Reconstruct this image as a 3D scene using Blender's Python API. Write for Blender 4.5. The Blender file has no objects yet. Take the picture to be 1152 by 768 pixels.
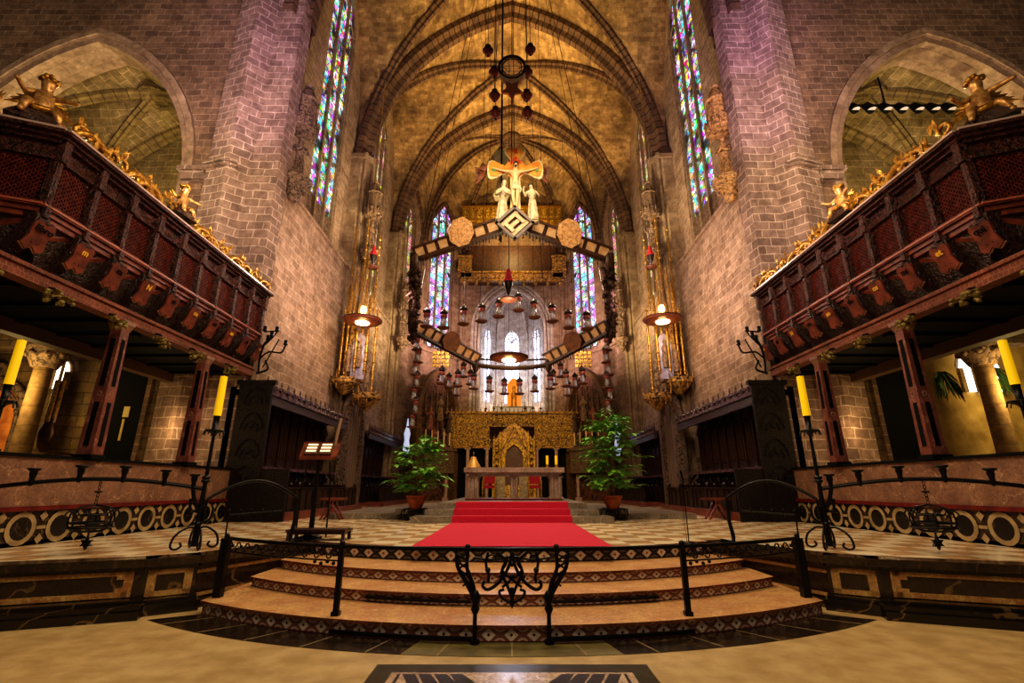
import bpy, math, random
from mathutils import Vector as V, Matrix
random.seed(7)
C = bpy.context.scene.collection
PI = math.pi
EYE = 1.48          # camera height over the nave floor
PZ = 0.62           # height of the presbytery platform
# ------------------------------------------------------------------ mesh builder
class MB:
    def __init__(s):
        s.v = []; s.f = []; s.m = []; s.uv = []; s.sm = []
    def add(s, vs, fs, mi=0, uvs=None, smooth=False):
        b = len(s.v)
        s.v += [tuple(p) for p in vs]
        for i, f in enumerate(fs):
            s.f.append([b + k for k in f]); s.m.append(mi)
            s.uv.append(uvs[i] if uvs else None); s.sm.append(smooth)
    def box(s, c, h, mi=0, rz=0.0):
        ca, sa = math.cos(rz), math.sin(rz)
        s.obox(c, (h[0]*ca, h[0]*sa, 0), (-h[1]*sa, h[1]*ca, 0), (0, 0, h[2]), mi)
    def bx(s, x0, x1, y0, y1, z0, z1, mi=0):
        s.box(((x0+x1)/2, (y0+y1)/2, (z0+z1)/2), (abs(x1-x0)/2, abs(y1-y0)/2, abs(z1-z0)/2), mi)
    def obox(s, c, a, b, d, mi=0):
        c = V(c); a = V(a); b = V(b); d = V(d)
        vs = [c - a - b - d, c + a - b - d, c + a + b - d, c - a + b - d, c - a - b + d, c + a - b + d, c + a + b + d, c - a + b + d]
        s.add(vs, [(0,3,2,1), (4,5,6,7), (0,1,5,4), (1,2,6,5), (2,3,7,6), (3,0,4,7)], mi)
    def bar(s, p, q, w, h=None, mi=0, up=(0, 0, 1)):
        p = V(p); q = V(q); h = h or w
        d = q - p
        if d.length < 1e-6: return
        u = V(up)
        x = d.normalized().cross(u)
        if x.length < 1e-3: x = d.normalized().cross(V((1, 0, 0)))
        x.normalize(); z = x.cross(d.normalized())
        s.obox((p+q)/2, d/2, x*w/2, z*h/2, mi)
    def frust(s, c, w0, d0, w1, d1, h, mi=0):
        x, y, z = c
        vs = [(x-w0, y-d0, z), (x+w0, y-d0, z), (x+w0, y+d0, z), (x-w0, y+d0, z), (x-w1, y-d1, z+h), (x+w1, y-d1, z+h), (x+w1, y+d1, z+h), (x-w1, y+d1, z+h)]
        s.add(vs, [(0,3,2,1), (4,5,6,7), (0,1,5,4), (1,2,6,5), (2,3,7,6), (3,0,4,7)], mi)
    def tube(s, pts, r, n=6, mi=0, smooth=True, cap=True, closed=False):
        pts = [V(p) for p in pts]; k = len(pts)
        if not isinstance(r, (list, tuple)): r = [r]*k
        vs = []; fs = []; px = None
        for i, p in enumerate(pts):
            if closed: d = pts[(i+1) % k] - pts[i-1]
            else: d = pts[min(i+1, k-1)] - pts[max(i-1, 0)]
            if d.length < 1e-9: d = V((0, 0, 1))
            d.normalize()
            if px is None:
                px = d.cross(V((0, 0, 1)))
                if px.length < 1e-2: px = d.cross(V((0, 1, 0)))
            px = px - d * px.dot(d); px.normalize(); y = d.cross(px)
            for j in range(n):
                a = 2*PI*j/n
                vs.append(p + (px*math.cos(a) + y*math.sin(a))*r[i])
        for i in range(k if closed else k-1):
            i2 = (i+1) % k
            for j in range(n):
                j2 = (j+1) % n
                fs.append((i*n+j, i*n+j2, i2*n+j2, i2*n+j))
        s.add(vs, fs, mi, smooth=smooth)
        if cap and not closed:
            s.add(vs[:n], [tuple(range(n))[::-1]], mi); s.add(vs[-n:], [tuple(range(n))], mi)
    def stube(s, pts, r, n=6, mi=0, **k):
        if k.get('closed') or len(pts) < 3: return s.tube(pts, r, n, mi, **k)
        P = [V(p) for p in pts]; R = list(r) if isinstance(r, (list, tuple)) else [r]*len(P); Q = []; W = []; N = 4 if len(P) < 9 else 2
        for i in range(len(P)-1):
            a = P[i-1] if i else P[0]*2-P[1]; b, c = P[i], P[i+1]; d = P[i+2] if i+2 < len(P) else P[i+1]*2-P[i]
            for j in range(N):
                t = j/N; Q.append(.5*((2*b) + (c-a)*t + (2*a-5*b+4*c-d)*t*t + (3*b-a-3*c+d)*t**3)); W.append(R[i]+(R[i+1]-R[i])*t)
        Q.append(P[-1]); W.append(R[-1]); s.tube(Q, W, n, mi, **k)
    def lathe(s, prof, c=(0, 0, 0), n=16, mi=0, sx=1.0, sy=1.0, smooth=True, ph=0.0, cap=True, arc=2*PI):
        vs = []; fs = []; k = len(prof)
        full = arc > 6.28
        nn = n if full else n+1
        for (r, z) in prof:
            for j in range(nn):
                a = ph + arc*j/n
                vs.append((c[0] + r*math.cos(a)*sx, c[1] + r*math.sin(a)*sy, c[2] + z))
        for i in range(k-1):
            for j in range(n):
                j2 = (j+1) % nn
                fs.append((i*nn+j, i*nn+j2, (i+1)*nn+j2, (i+1)*nn+j))
        s.add(vs, fs, mi, smooth=smooth)
        if cap:
            if prof[0][0] > 1e-4: s.add(vs[:nn], [tuple(range(nn))[::-1]], mi)
            if prof[-1][0] > 1e-4: s.add(vs[-nn:], [tuple(range(nn))], mi)
    def ball(s, c, r, n=8, mi=0, sc=(1, 1, 1)):
        pr = [(math.sin(PI*i/(n//2+1))*1.0, -math.cos(PI*i/(n//2+1))) for i in range(n//2+2)]
        vs = []; nn = n; fs = []
        for (q, z) in pr:
            for j in range(nn):
                a = 2*PI*j/nn
                vs.append((c[0]+r*q*math.cos(a)*sc[0], c[1]+r*q*math.sin(a)*sc[1], c[2]+r*z*sc[2]))
        for i in range(len(pr)-1):
            for j in range(nn):
                fs.append((i*nn+j, i*nn+(j+1) % nn, (i+1)*nn+(j+1) % nn, (i+1)*nn+j))
        s.add(vs, fs, mi, smooth=True)
    def prism(s, poly, z0, z1, mi=0, top=None):
        n = len(poly)
        vs = [(p[0], p[1], z0) for p in poly] + [(p[0], p[1], z1) for p in poly]
        s.add(vs, [(i, (i+1) % n, n+(i+1) % n, n+i) for i in range(n)], mi)
        s.add(vs, [tuple(range(n))[::-1]], mi)
        s.add(vs, [tuple(range(n, 2*n))], mi if top is None else top)
    def slab(s, pts, off, mi=0, mi2=None):       # flat polygon pts (3-D) pushed by vector off
        n = len(pts); o = V(off)
        vs = [V(p) for p in pts] + [V(p)+o for p in pts]
        s.add(vs, [tuple(range(n))], mi); s.add(vs, [tuple(range(n, 2*n))[::-1]], mi)
        s.add(vs, [(i, n+i, n+(i+1) % n, (i+1) % n) for i in range(n)], mi if mi2 is None else mi2)
    def build(s, name, mats, parent=None, world=False, kind=None):
        me = bpy.data.meshes.new(name)
        vs = s.v
        if world and parent is not None:
            l = parent.location; vs = [(p[0]-l.x, p[1]-l.y, p[2]-l.z) for p in vs]
        me.from_pydata(vs, [], s.f)
        if not isinstance(mats, (list, tuple)): mats = [mats]
        for m in mats: me.materials.append(m)
        me.polygons.foreach_set('material_index', s.m)
        me.polygons.foreach_set('use_smooth', s.sm)
        uvl = me.uv_layers.new(name='UVMap').data
        for p in me.polygons:
            cu = s.uv[p.index]
            if cu:
                for k, li in enumerate(p.loop_indices): uvl[li].uv = cu[k]
            else:
                n = p.normal
                if abs(n.z) > .75:
                    for li in p.loop_indices:
                        q = s.v[me.loops[li].vertex_index]; uvl[li].uv = (q[0], q[1])
                else:
                    t = V((-n.y, n.x, 0)); t.normalize()
                    if t.x < -1e-6 or (abs(t.x) < 1e-6 and t.y < 0): t = -t
                    for li in p.loop_indices:
                        q = s.v[me.loops[li].vertex_index]; uvl[li].uv = (q[0]*t.x+q[1]*t.y, q[2])
        me.validate()
        o = bpy.data.objects.new(name, me); C.objects.link(o)
        if parent is not None: o.parent = parent
        if kind: o['kind'] = kind
        return o
def thing(name, label, cat, loc=(0, 0, 0), rz=0.0, group=None):
    o = bpy.data.objects.new(name, None); C.objects.link(o); o.empty_display_size = .2
    o.location = loc; o.rotation_euler = (0, 0, rz); o['label'] = label; o['category'] = cat
    if group: o['group'] = group
    return o
def tag(o, label, cat, group=None, kind=None):
    o['label'] = label; o['category'] = cat
    if group: o['group'] = group
    if kind: o['kind'] = kind
    return o
def setting(o, label=None):
    o['kind'] = 'structure'
    if label: o['label'] = label; o['category'] = 'structure'
    return o
def kids(r): return [c for c in C.objects if c.parent == r]
def dup(r, loc, rz=0.0, label=None, group=None, scale=None, parent=None):
    c = r.copy(); C.objects.link(c)
    if parent is not None: c.parent = parent
    else:
        c.location = loc; c.rotation_euler = (0, 0, rz)
        if scale: c.scale = scale if isinstance(scale, tuple) else (scale,)*3
    if label: c['label'] = label
    if group: c['group'] = group
    for k in KID.get(r.name, []):
        d = k.copy(); C.objects.link(d); d.parent = c
        for g in KID.get(k.name, []):
            e = g.copy(); C.objects.link(e); e.parent = d
    return c
KID = {}
def index_kids():
    KID.clear()
    for o in C.objects:
        if o.parent: KID.setdefault(o.parent.name, []).append(o)
def skin(name, nodes, edges, mat, parent=None, root=0, sub=1):
    """one continuous body: joints with radii, grown by a Skin modifier"""
    me = bpy.data.meshes.new(name); me.from_pydata([n[0] for n in nodes], edges, [])
    o = bpy.data.objects.new(name, me); C.objects.link(o)
    if parent is not None: o.parent = parent
    me.materials.append(mat)
    m = o.modifiers.new('Skin', 'SKIN'); m.use_smooth_shade = True
    sv = me.skin_vertices[0].data
    for i, n in enumerate(nodes):
        r = n[1]; sv[i].radius = (r, r) if not isinstance(r, tuple) else r
        sv[i].use_root = (i == root)
    if sub:
        m2 = o.modifiers.new('Sub', 'SUBSURF'); m2.levels = sub; m2.render_levels = sub
    return o
def arch(hw, rise, n=10):
    """pointed arch: (x, z) from left springing to right springing, z from 0"""
    c = max(0.0, (rise*rise - hw*hw)/(2*hw)); R = hw + c
    th = math.atan2(rise, c)
    half = [(R*math.cos(th*i/n) - c, R*math.sin(th*i/n)) for i in range(n+1)]
    half[-1] = (0.0, rise)
    return [(-x, z) for x, z in half] + [(x, z) for x, z in half[-2::-1]]
def archf(hw, rise):
    c = max(0.0, (rise*rise - hw*hw)/(2*hw)); R = hw + c
    return lambda x: math.sqrt(max(0.0, R*R - (abs(x)+c)**2))
def wall_open(m, A, B, z0, z1, ops, thick=0.6, mi=0, rmi=None, nrm=None):
    """vertical wall A->B with pointed openings (s centre, half width, sill, springing, rise); reveals go along nrm*thick"""
    A = V((A[0], A[1], 0)); B = V((B[0], B[1], 0)); L = (B-A).length; d = (B-A)/L
    nn = V(nrm) if nrm else V((-d.y, d.x, 0))
    rmi = mi if rmi is None else rmi
    P = lambda s, z, k=0.0: tuple(A + d*s + nn*k + V((0, 0, z)))
    cur = 0.0
    for (sc, hw, sill, spr, rise) in sorted(ops):
        m.add([P(cur, z0), P(sc-hw, z0), P(sc-hw, z1), P(cur, z1)], [(0, 1, 2, 3)], mi)
        if sill > z0: m.add([P(sc-hw, z0), P(sc+hw, z0), P(sc+hw, sill), P(sc-hw, sill)], [(0, 1, 2, 3)], mi)
        ar = arch(hw, rise)
        for (xa, za), (xb, zb) in zip(ar, ar[1:]):
            m.add([P(sc+xa, spr+za), P(sc+xb, spr+zb), P(sc+xb, z1), P(sc+xa, z1)], [(0, 1, 2, 3)], mi)
            m.add([P(sc+xa, spr+za), P(sc+xb, spr+zb), P(sc+xb, spr+zb, thick), P(sc+xa, spr+za, thick)], [(0, 1, 2, 3)], rmi)
        for q in (-hw, hw):
            m.add([P(sc+q, sill), P(sc+q, spr), P(sc+q, spr, thick), P(sc+q, sill, thick)], [(0, 1, 2, 3)], rmi)
        if sill > z0: m.add([P(sc-hw, sill), P(sc+hw, sill), P(sc+hw, sill+.35, thick), P(sc-hw, sill+.35, thick)], [(0, 1, 2, 3)], rmi)
        cur = sc+hw
    m.add([P(cur, z0), P(L, z0), P(L, z1), P(cur, z1)], [(0, 1, 2, 3)], mi)
def arch_ring(m, A, d, sc, hw, spr, rise, w, t, z0=None, mi=0, n=10, nn=None):
    """moulded archivolt standing proud of a wall: outer width w, thickness t along nn"""
    A = V((A[0], A[1], 0)); d = V(d); nn = V(nn)
    i_ = arch(hw, rise, n); o_ = arch(hw+w, rise+w*1.25, n)
    if z0 is not None:
        i_ = [(-hw, z0-spr)] + i_ + [(hw, z0-spr)]; o_ = [(-hw-w, z0-spr)] + o_ + [(hw+w, z0-spr)]
    P = lambda x, z, k: tuple(A + d*(sc+x) + nn*k + V((0, 0, spr+z)))
    for a in range(len(i_)-1):
        q = [P(*i_[a], 0), P(*i_[a+1], 0), P(*o_[a+1], 0), P(*o_[a], 0), P(*i_[a], t), P(*i_[a+1], t), P(*o_[a+1], t), P(*o_[a], t)]
        m.add(q, [(0,1,2,3), (4,5,6,7), (0,1,5,4), (3,2,6,7)], mi)
def groin(m, x0, x1, y0, y1, spr, apex, mi=0, n=20, ny=16):
    """quadripartite vault between four corners"""
    hx, hy = (x1-x0)/2, (y1-y0)/2; cx, cy = (x0+x1)/2, (y0+y1)/2
    f = archf(hx, apex-spr); g = archf(hy, apex-spr)
    ss = lambda k, h, N: h*math.sin(PI/2*(2*k/N-1))
    X = [ss(i, hx, n) for i in range(n+1)]; Y = [ss(j, hy, ny) for j in range(ny+1)]
    al = [0.0]; be = [0.0]
    for a, b in zip(X, X[1:]): al.append(al[-1] + math.hypot(b-a, f(b)-f(a)))
    for a, b in zip(Y, Y[1:]): be.append(be[-1] + math.hypot(b-a, g(b)-g(a)))
    h = lambda i, j: max(f(X[i]), g(Y[j]))
    for i in range(n):
        for j in range(ny):
            q = [(i, j), (i+1, j), (i+1, j+1), (i, j+1)]
            vs = [(cx+X[a], cy+Y[b], spr+h(a, b)) for a, b in q]
            xm = (X[i]+X[i+1])/2; ym = (Y[j]+Y[j+1])/2
            if f(xm) > g(ym): uv = [(Y[b], al[a]) for a, b in q]
            else: uv = [(X[a], be[b]) for a, b in q]
            m.add(vs, [(0, 1, 2, 3)], mi, [uv], smooth=True)
def sweep_rib(m, pts, w, h, mi=0, nrm=None):
    """stepped gothic rib following pts: w wide, h deep, below the surface; u runs along the rib"""
    pts = [V(p) for p in pts]; sec = [(-w, 0), (-w, -h*.45), (-w*.45, -h*.6), (-w*.3, -h), (w*.3, -h), (w*.45, -h*.6), (w, -h*.45), (w, 0)]
    rows = []; L = 0; Ls = []
    for i, p in enumerate(pts):
        d = (pts[min(i+1, len(pts)-1)] - pts[max(i-1, 0)]).normalized()
        x = V(nrm) if nrm else V((-d.y, d.x, 0))
        if x.length < 1e-3: x = V((0, 1, 0))
        x.normalize(); up = x.cross(d)
        if up.z < 0: up = -up
        if i: L += (p-pts[i-1]).length
        Ls.append(L)
        rows.append([tuple(p + x*a + up*b) for a, b in sec])
    k = len(sec)
    for i in range(len(rows)-1):
        for j in range(k-1):
            m.add([rows[i][j], rows[i][j+1], rows[i+1][j+1], rows[i+1][j]], [(0, 1, 2, 3)], mi, [[(j*.12, Ls[i]), (j*.12+.12, Ls[i]), (j*.12+.12, Ls[i+1]), (j*.12, Ls[i+1])]])
# ------------------------------------------------------------------ materials
def nd(t, ty, **k):
    n = t.nodes.new(ty)
    for a, b in k.items(): setattr(n, a, b)
    return n
def base_mat(name):
    m = bpy.data.materials.new(name); m.use_nodes = True
    t = m.node_tree; b = t.nodes['Principled BSDF']
    return m, t, b
def lin(c): return tuple((x/12.92 if x <= .04045 else ((x+.055)/1.055)**2.4) for x in c[:3]) + (1.0,)
def hx(s): return lin(tuple(int(s[i:i+2], 16)/255 for i in (0, 2, 4)))
def ramp(t, fac, stops):
    r = nd(t, 'ShaderNodeValToRGB'); e = r.color_ramp.elements
    while len(e) > len(stops): e.remove(e[-1])
    while len(e) < len(stops): e.new(.5)
    for i, (p, c) in enumerate(stops): e[i].position = p; e[i].color = c
    t.links.new(fac, r.inputs[0]); return r.outputs[0]
def mixc(t, fac, a, b, mode='MIX'):
    n = nd(t, 'ShaderNodeMix', data_type='RGBA', blend_type=mode)
    for i, x in ((0, fac), (6, a), (7, b)):
        if isinstance(x, (int, float)): n.inputs[i].default_value = x
        elif isinstance(x, tuple): n.inputs[i].default_value = x
        else: t.links.new(x, n.inputs[i])
    return n.outputs[2]
def bumpy(t, b, h, s, dist=.02):
    n = nd(t, 'ShaderNodeBump'); n.inputs['Strength'].default_value = s; n.inputs['Distance'].default_value = dist
    t.links.new(h, n.inputs['Height']); t.links.new(n.outputs[0], b.inputs['Normal'])
def noise(t, sc, det=4, vec=None, rough=.55):
    n = nd(t, 'ShaderNodeTexNoise'); n.inputs['Scale'].default_value = sc; n.inputs['Detail'].default_value = det; n.inputs['Roughness'].default_value = rough
    if vec: t.links.new(vec, n.inputs['Vector'])
    return n.outputs['Fac']
def coord(t, k='Object'):
    return nd(t, 'ShaderNodeTexCoord').outputs[k]
def plain(name, c, rough=.5, metal=0.0, c2=None, nsc=6.0, bump=0.0, bsc=30, spec=.5):
    m, t, b = base_mat(name); b.inputs['Roughness'].default_value = rough; b.inputs['Metallic'].default_value = metal
    b.inputs['Specular IOR Level'].default_value = spec
    co = coord(t)
    col = ramp(t, noise(t, nsc, 4, co), [(.35, hx(c)), (.65, hx(c2 or c))])
    t.links.new(col, b.inputs['Base Color'])
    if bump: bumpy(t, b, noise(t, bsc, 3, co), bump)
    return m
def brick(name, c1, c2, mortar, bw=.55, bh=.27, ms=.012, stain='6b4a2a', stf=.5, bump=.5, rough=.85, msmooth=.3):
    m, t, b = base_mat(name); b.inputs['Roughness'].default_value = rough
    uv = coord(t, 'UV'); ob = coord(t)
    # wobble the courses a little so the joints look hand laid
    wn = nd(t, 'ShaderNodeTexNoise'); wn.inputs['Scale'].default_value = 1.3; t.links.new(ob, wn.inputs['Vector'])
    va = nd(t, 'ShaderNodeVectorMath', operation='MULTIPLY_ADD'); t.links.new(wn.outputs['Color'], va.inputs[0]); va.inputs[1].default_value = (.26, .15, 0); t.links.new(uv, va.inputs[2])
    k = nd(t, 'ShaderNodeTexBrick'); t.links.new(va.outputs[0], k.inputs['Vector'])
    k.inputs['Scale'].default_value = 1; k.inputs['Brick Width'].default_value = bw; k.inputs['Row Height'].default_value = bh
    k.inputs['Mortar Size'].default_value = ms; k.inputs['Mortar Smooth'].default_value = msmooth; k.inputs['Bias'].default_value = -.1
    k.inputs['Color1'].default_value = hx(c1); k.inputs['Color2'].default_value = hx(c2); k.inputs['Mortar'].default_value = hx(mortar)
    k.offset = .5
    big = noise(t, .35, 5, ob, .65); fine = noise(t, 5, 5, ob, .7)
    f1 = ramp(t, big, [(.42, (0, 0, 0, 1)), (.68, (1, 1, 1, 1))])
    mm = nd(t, 'ShaderNodeMath', operation='MULTIPLY'); t.links.new(f1, mm.inputs[0]); mm.inputs[1].default_value = stf
    c = mixc(t, mm.outputs[0], k.outputs['Color'], hx(stain))
    mid = ramp(t, noise(t, 1.6, 3, ob, .6), [(.35, (.72, .68, .66, 1)), (.65, (1.12, 1.12, 1.12, 1))])
    c = mixc(t, 1.0, c, mid, 'MULTIPLY')
    fr = ramp(t, fine, [(.3, (.55, .53, .5, 1)), (.7, (1.2, 1.2, 1.2, 1))])
    c = mixc(t, 1.0, c, fr, 'MULTIPLY')
    t.links.new(c, b.inputs['Base Color'])
    inv = nd(t, 'ShaderNodeMath', operation='MULTIPLY_ADD'); t.links.new(k.outputs['Fac'], inv.inputs[0]); inv.inputs[1].default_value = -.8; t.links.new(fine, inv.inputs[2])
    bumpy(t, b, inv.outputs[0], bump, .03)
    return m
def marble(name, base, vein, blotch, sc=2.0, rough=.25, vs=.5, spec=.5):
    m, t, b = base_mat(name); b.inputs['Roughness'].default_value = rough
    b.inputs['Specular IOR Level'].default_value = spec
    co = coord(t)
    n = noise(t, sc, 6, co, .65)
    w = nd(t, 'ShaderNodeTexWave'); w.inputs['Scale'].default_value = sc*.22; w.inputs['Distortion'].default_value = 22; w.inputs['Detail'].default_value = 5; w.inputs['Detail Scale'].default_value = 1.6; t.links.new(co, w.inputs['Vector'])
    c = ramp(t, n, [(.35, hx(base)), (.62, hx(blotch))])
    f = ramp(t, w.outputs['Fac'], [(.985, (0, 0, 0, 1)), (1.0, (vs, vs, vs, 1))])
    c = mixc(t, f, c, hx(vein))
    sp = ramp(t, noise(t, sc*9, 4, co, .75), [(.35, (.6, .56, .54, 1)), (.65, (1.25, 1.25, 1.25, 1))])
    c = mixc(t, 1.0, c, sp, 'MULTIPLY'); t.links.new(c, b.inputs['Base Color'])
    return m
def emit(name, c, s):
    m, t, b = base_mat(name); b.inputs['Base Color'].default_value = hx(c); b.inputs['Emission Color'].default_value = hx(c); b.inputs['Emission Strength'].default_value = s
    return m
def mth(t, op, a, b=None, c=None):
    n = nd(t, 'ShaderNodeMath', operation=op)
    for i, x in enumerate((a, b, c)):
        if x is None: continue
        if isinstance(x, (int, float)): n.inputs[i].default_value = x
        else: t.links.new(x, n.inputs[i])
    return n.outputs[0]
def stained(name, strength=2.5, sc=7.0, dark=.25, tint=None, sat=1.35, hue=.5):
    m, t, b = base_mat(name); uv = coord(t, 'UV')
    vo = nd(t, 'ShaderNodeTexVoronoi'); vo.inputs['Scale'].default_value = sc; t.links.new(uv, vo.inputs['Vector'])
    v2 = nd(t, 'ShaderNodeTexVoronoi', feature='DISTANCE_TO_EDGE'); v2.inputs['Scale'].default_value = sc; t.links.new(uv, v2.inputs['Vector'])
    hs = nd(t, 'ShaderNodeHueSaturation'); hs.inputs['Saturation'].default_value = sat; hs.inputs['Hue'].default_value = hue; t.links.new(vo.outputs['Color'], hs.inputs['Color'])
    col = hs.outputs[0]
    if tint: col = mixc(t, tint[1], col, hx(tint[0]))
    big = noise(t, 1.1, 2, uv)
    lum = ramp(t, big, [(.4, (dark,)*3+(1,)), (.62, (1, 1, 1, 1))])
    col = mixc(t, 1.0, col, lum, 'MULTIPLY')
    ed = ramp(t, v2.outputs['Distance'], [(.03, (0, 0, 0, 1)), (.07, (1, 1, 1, 1))])
    col = mixc(t, 1.0, col, ed, 'MULTIPLY')
    b.inputs['Base Color'].default_value = (.02, .02, .02, 1)
    t.links.new(col, b.inputs['Emission Color']); b.inputs['Emission Strength'].default_value = strength
    b.inputs['Roughness'].default_value = .3
    return m
def lozenge(name, ground, dia, core, band, k=3.1, v0=0.0, h=.16, line='3a1a14'):
    """inlaid riser: a run of diamonds with dark cores between ovals; u in metres along the step, v height"""
    m, t, b = base_mat(name); uv = coord(t, 'UV'); sp = nd(t, 'ShaderNodeSeparateXYZ'); t.links.new(uv, sp.inputs[0])
    u = mth(t, 'MULTIPLY', sp.outputs[0], k); fu = mth(t, 'ABSOLUTE', mth(t, 'SUBTRACT', mth(t, 'FRACT', u), .5))
    v = mth(t, 'ABSOLUTE', mth(t, 'SUBTRACT', mth(t, 'DIVIDE', mth(t, 'SUBTRACT', sp.outputs[1], v0), h), .5))
    d = mth(t, 'ADD', mth(t, 'MULTIPLY', fu, 2.3), mth(t, 'MULTIPLY', v, 1.6))
    c = mixc(t, mth(t, 'LESS_THAN', d, .72), hx(ground), hx(dia))
    c = mixc(t, mth(t, 'LESS_THAN', d, .2), c, hx(core))
    # curved straps between the diamonds
    fu2 = mth(t, 'SUBTRACT', .5, fu)
    e = mth(t, 'SQRT', mth(t, 'ADD', mth(t, 'POWER', mth(t, 'MULTIPLY', fu2, 2.0), 2.0), mth(t, 'POWER', mth(t, 'MULTIPLY', mth(t, 'SUBTRACT', v, .5), 1.6), 2.0)))
    ring = mth(t, 'LESS_THAN', mth(t, 'ABSOLUTE', mth(t, 'SUBTRACT', e, .40)), .10)
    c = mixc(t, ring, c, hx(band))
    c = mixc(t, mth(t, 'GREATER_THAN', v, .40), c, hx(line))
    ns = ramp(t, noise(t, 9, 4, coord(t)), [(.3, (.65, .62, .62, 1)), (.7, (1.1, 1.1, 1.1, 1))])
    c = mixc(t, 1.0, c, ns, 'MULTIPLY'); t.links.new(c, b.inputs['Base Color']); b.inputs['Roughness'].default_value = .35
    return m
def checker(name, a, b_, size):
    m, t, b = base_mat(name); uv = coord(t, 'UV')
    k = nd(t, 'ShaderNodeTexChecker'); k.inputs['Scale'].default_value = 1/size; k.inputs['Color1'].default_value = hx(a); k.inputs['Color2'].default_value = hx(b_)
    t.links.new(uv, k.inputs['Vector'])
    ns = ramp(t, noise(t, 2.5, 5, coord(t)), [(.3, (.7, .68, .66, 1)), (.7, (1.08, 1.08, 1.08, 1))])
    t.links.new(mixc(t, 1.0, k.outputs[0], ns, 'MULTIPLY'), b.inputs['Base Color']); b.inputs['Roughness'].default_value = .22
    return m
def carved(name, hi, lo, sc=9.0, metal=0.0, rough=.4, bump=1.0, dist=.05, sx=(1, 1, 1)):
    """dense relief carving: ridged, curling noise height, darker in the hollows"""
    m, t, b = base_mat(name); ob = coord(t); mp = nd(t, 'ShaderNodeMapping'); mp.inputs['Scale'].default_value = sx; t.links.new(ob, mp.inputs[0]); co = mp.outputs[0]
    n0 = nd(t, 'ShaderNodeTexNoise'); n0.inputs['Scale'].default_value = sc*.6; n0.inputs['Detail'].default_value = 2; t.links.new(co, n0.inputs['Vector'])
    va = nd(t, 'ShaderNodeVectorMath', operation='MULTIPLY_ADD'); t.links.new(n0.outputs['Color'], va.inputs[0]); va.inputs[1].default_value = (1.6/sc,)*3; t.links.new(co, va.inputs[2])
    vo = nd(t, 'ShaderNodeTexVoronoi', feature='DISTANCE_TO_EDGE'); vo.inputs['Scale'].default_value = sc*.8; t.links.new(va.outputs[0], vo.inputs['Vector'])
    n1 = noise(t, sc*1.1, 3, va.outputs[0], .6); n2 = noise(t, sc*3.5, 3, co, .7)
    rid = mth(t, 'SUBTRACT', 1.0, mth(t, 'ABSOLUTE', mth(t, 'MULTIPLY', mth(t, 'SUBTRACT', n1, .5), 7.0)))
    rid = mth(t, 'MAXIMUM', rid, 0.0)
    e = mth(t, 'MINIMUM', mth(t, 'MULTIPLY', vo.outputs['Distance'], 3.0), 1.0)
    h = mth(t, 'ADD', mth(t, 'ADD', mth(t, 'MULTIPLY', rid, .45), mth(t, 'MULTIPLY', e, .35)), mth(t, 'MULTIPLY', mth(t, 'SUBTRACT', n2, .5), .8))
    c = ramp(t, h, [(.12, hx(lo)), (.55, hx(hi))]); t.links.new(c, b.inputs['Base Color'])
    b.inputs['Metallic'].default_value = metal; b.inputs['Roughness'].default_value = rough
    bumpy(t, b, h, bump, dist)
    return m
# ------------------------------------------------------------------ palette
STONE = brick('nave stone', '8a6d54', '66503f', 'a88c72', bw=.52, bh=.27, ms=.016, stain='4a3322', stf=.55)
PIER = brick('pier stone', '967c6c', '725c50', 'bfa796', bw=.48, bh=.28, ms=.018, stain='6b4f45', stf=.35)
WALLS = brick('chapel stone', 'a58c74', '80684f', 'bda68e', bw=.55, bh=.28, ms=.014, stain='94785c', stf=.55, bump=.5)
VAULT = brick('vault stone', 'bd9c68', '86683f', '9a7a4a', bw=.5, bh=.24, ms=.009, stain='3e2a16', stf=.85, bump=.35)
RIBM = brick('rib stone', '7a5c40', '5f452f', '2e2014', bw=2.5, bh=.42, ms=.04, stain='3c2818', stf=.5, bump=.3)
AISLE = brick('aisle vault stone', '98825a', '7a6640', 'bda67a', bw=.75, bh=.36, ms=.016, stain='53421f', stf=.6)
TRIN = brick('pale chapel stone', 'c4bcb4', 'a99e96', '948a84', bw=.6, bh=.3, ms=.006, stain='7d6f66', stf=.5, bump=.2)
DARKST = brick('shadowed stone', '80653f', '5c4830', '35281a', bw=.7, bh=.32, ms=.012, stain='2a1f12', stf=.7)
ARCHM = brick('archivolt stone', 'a48a72', '93785f', '7d6650', bw=1.6, bh=.55, ms=.008, stain='7a6050', stf=.4, bump=.2)
PLASTER = plain('aged ochre plaster', 'b59a5a', .9, c2='7e6534', nsc=1.6, bump=.3, bsc=6)
FLOORM = plain('worn beige floor stone', 'ae9468', .5, c2='94794e', nsc=3.5, bump=.2, bsc=22)
CHECK = checker('presbytery paving', 'e8d8b8', 'c09a70', .46)
TREAD = marble('orange tread marble', 'c89e68', 'e4c8a0', 'b07c54', sc=3.2, rough=.35)
RISER = lozenge('inlaid riser marble', '7d4f4a', 'dccabc', '2a1414', 'c9a898', k=4.4, h=.16, line='4a241e')
RISER4 = lozenge('inlaid top riser', '17100e', 'cdb9a4', '8a2018', '6b5648', k=3.6, h=.20, line='0b0807')
DKMARB = marble('dark wall marble', '281a12', '8a6a42', '3a2a1e', sc=1.2, rough=.2, vs=.6)
GOLDMARB = marble('yellow frame marble', 'c09a5c', 'e4c080', 'a0683c', sc=5, rough=.3)
PINKMARB = marble('pink wall marble', '8a6650', 'c0a080', '70503e', sc=3.0, rough=.45)
REDM = plain('red marble', '6a1712', .35, c2='4a0f0c')
CREAMM = plain('cream marble', 'a48d66', .4, c2='7e6a48')
OLIVE = plain('olive slate', '34301c', .3, c2='241f12', spec=.3)
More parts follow.
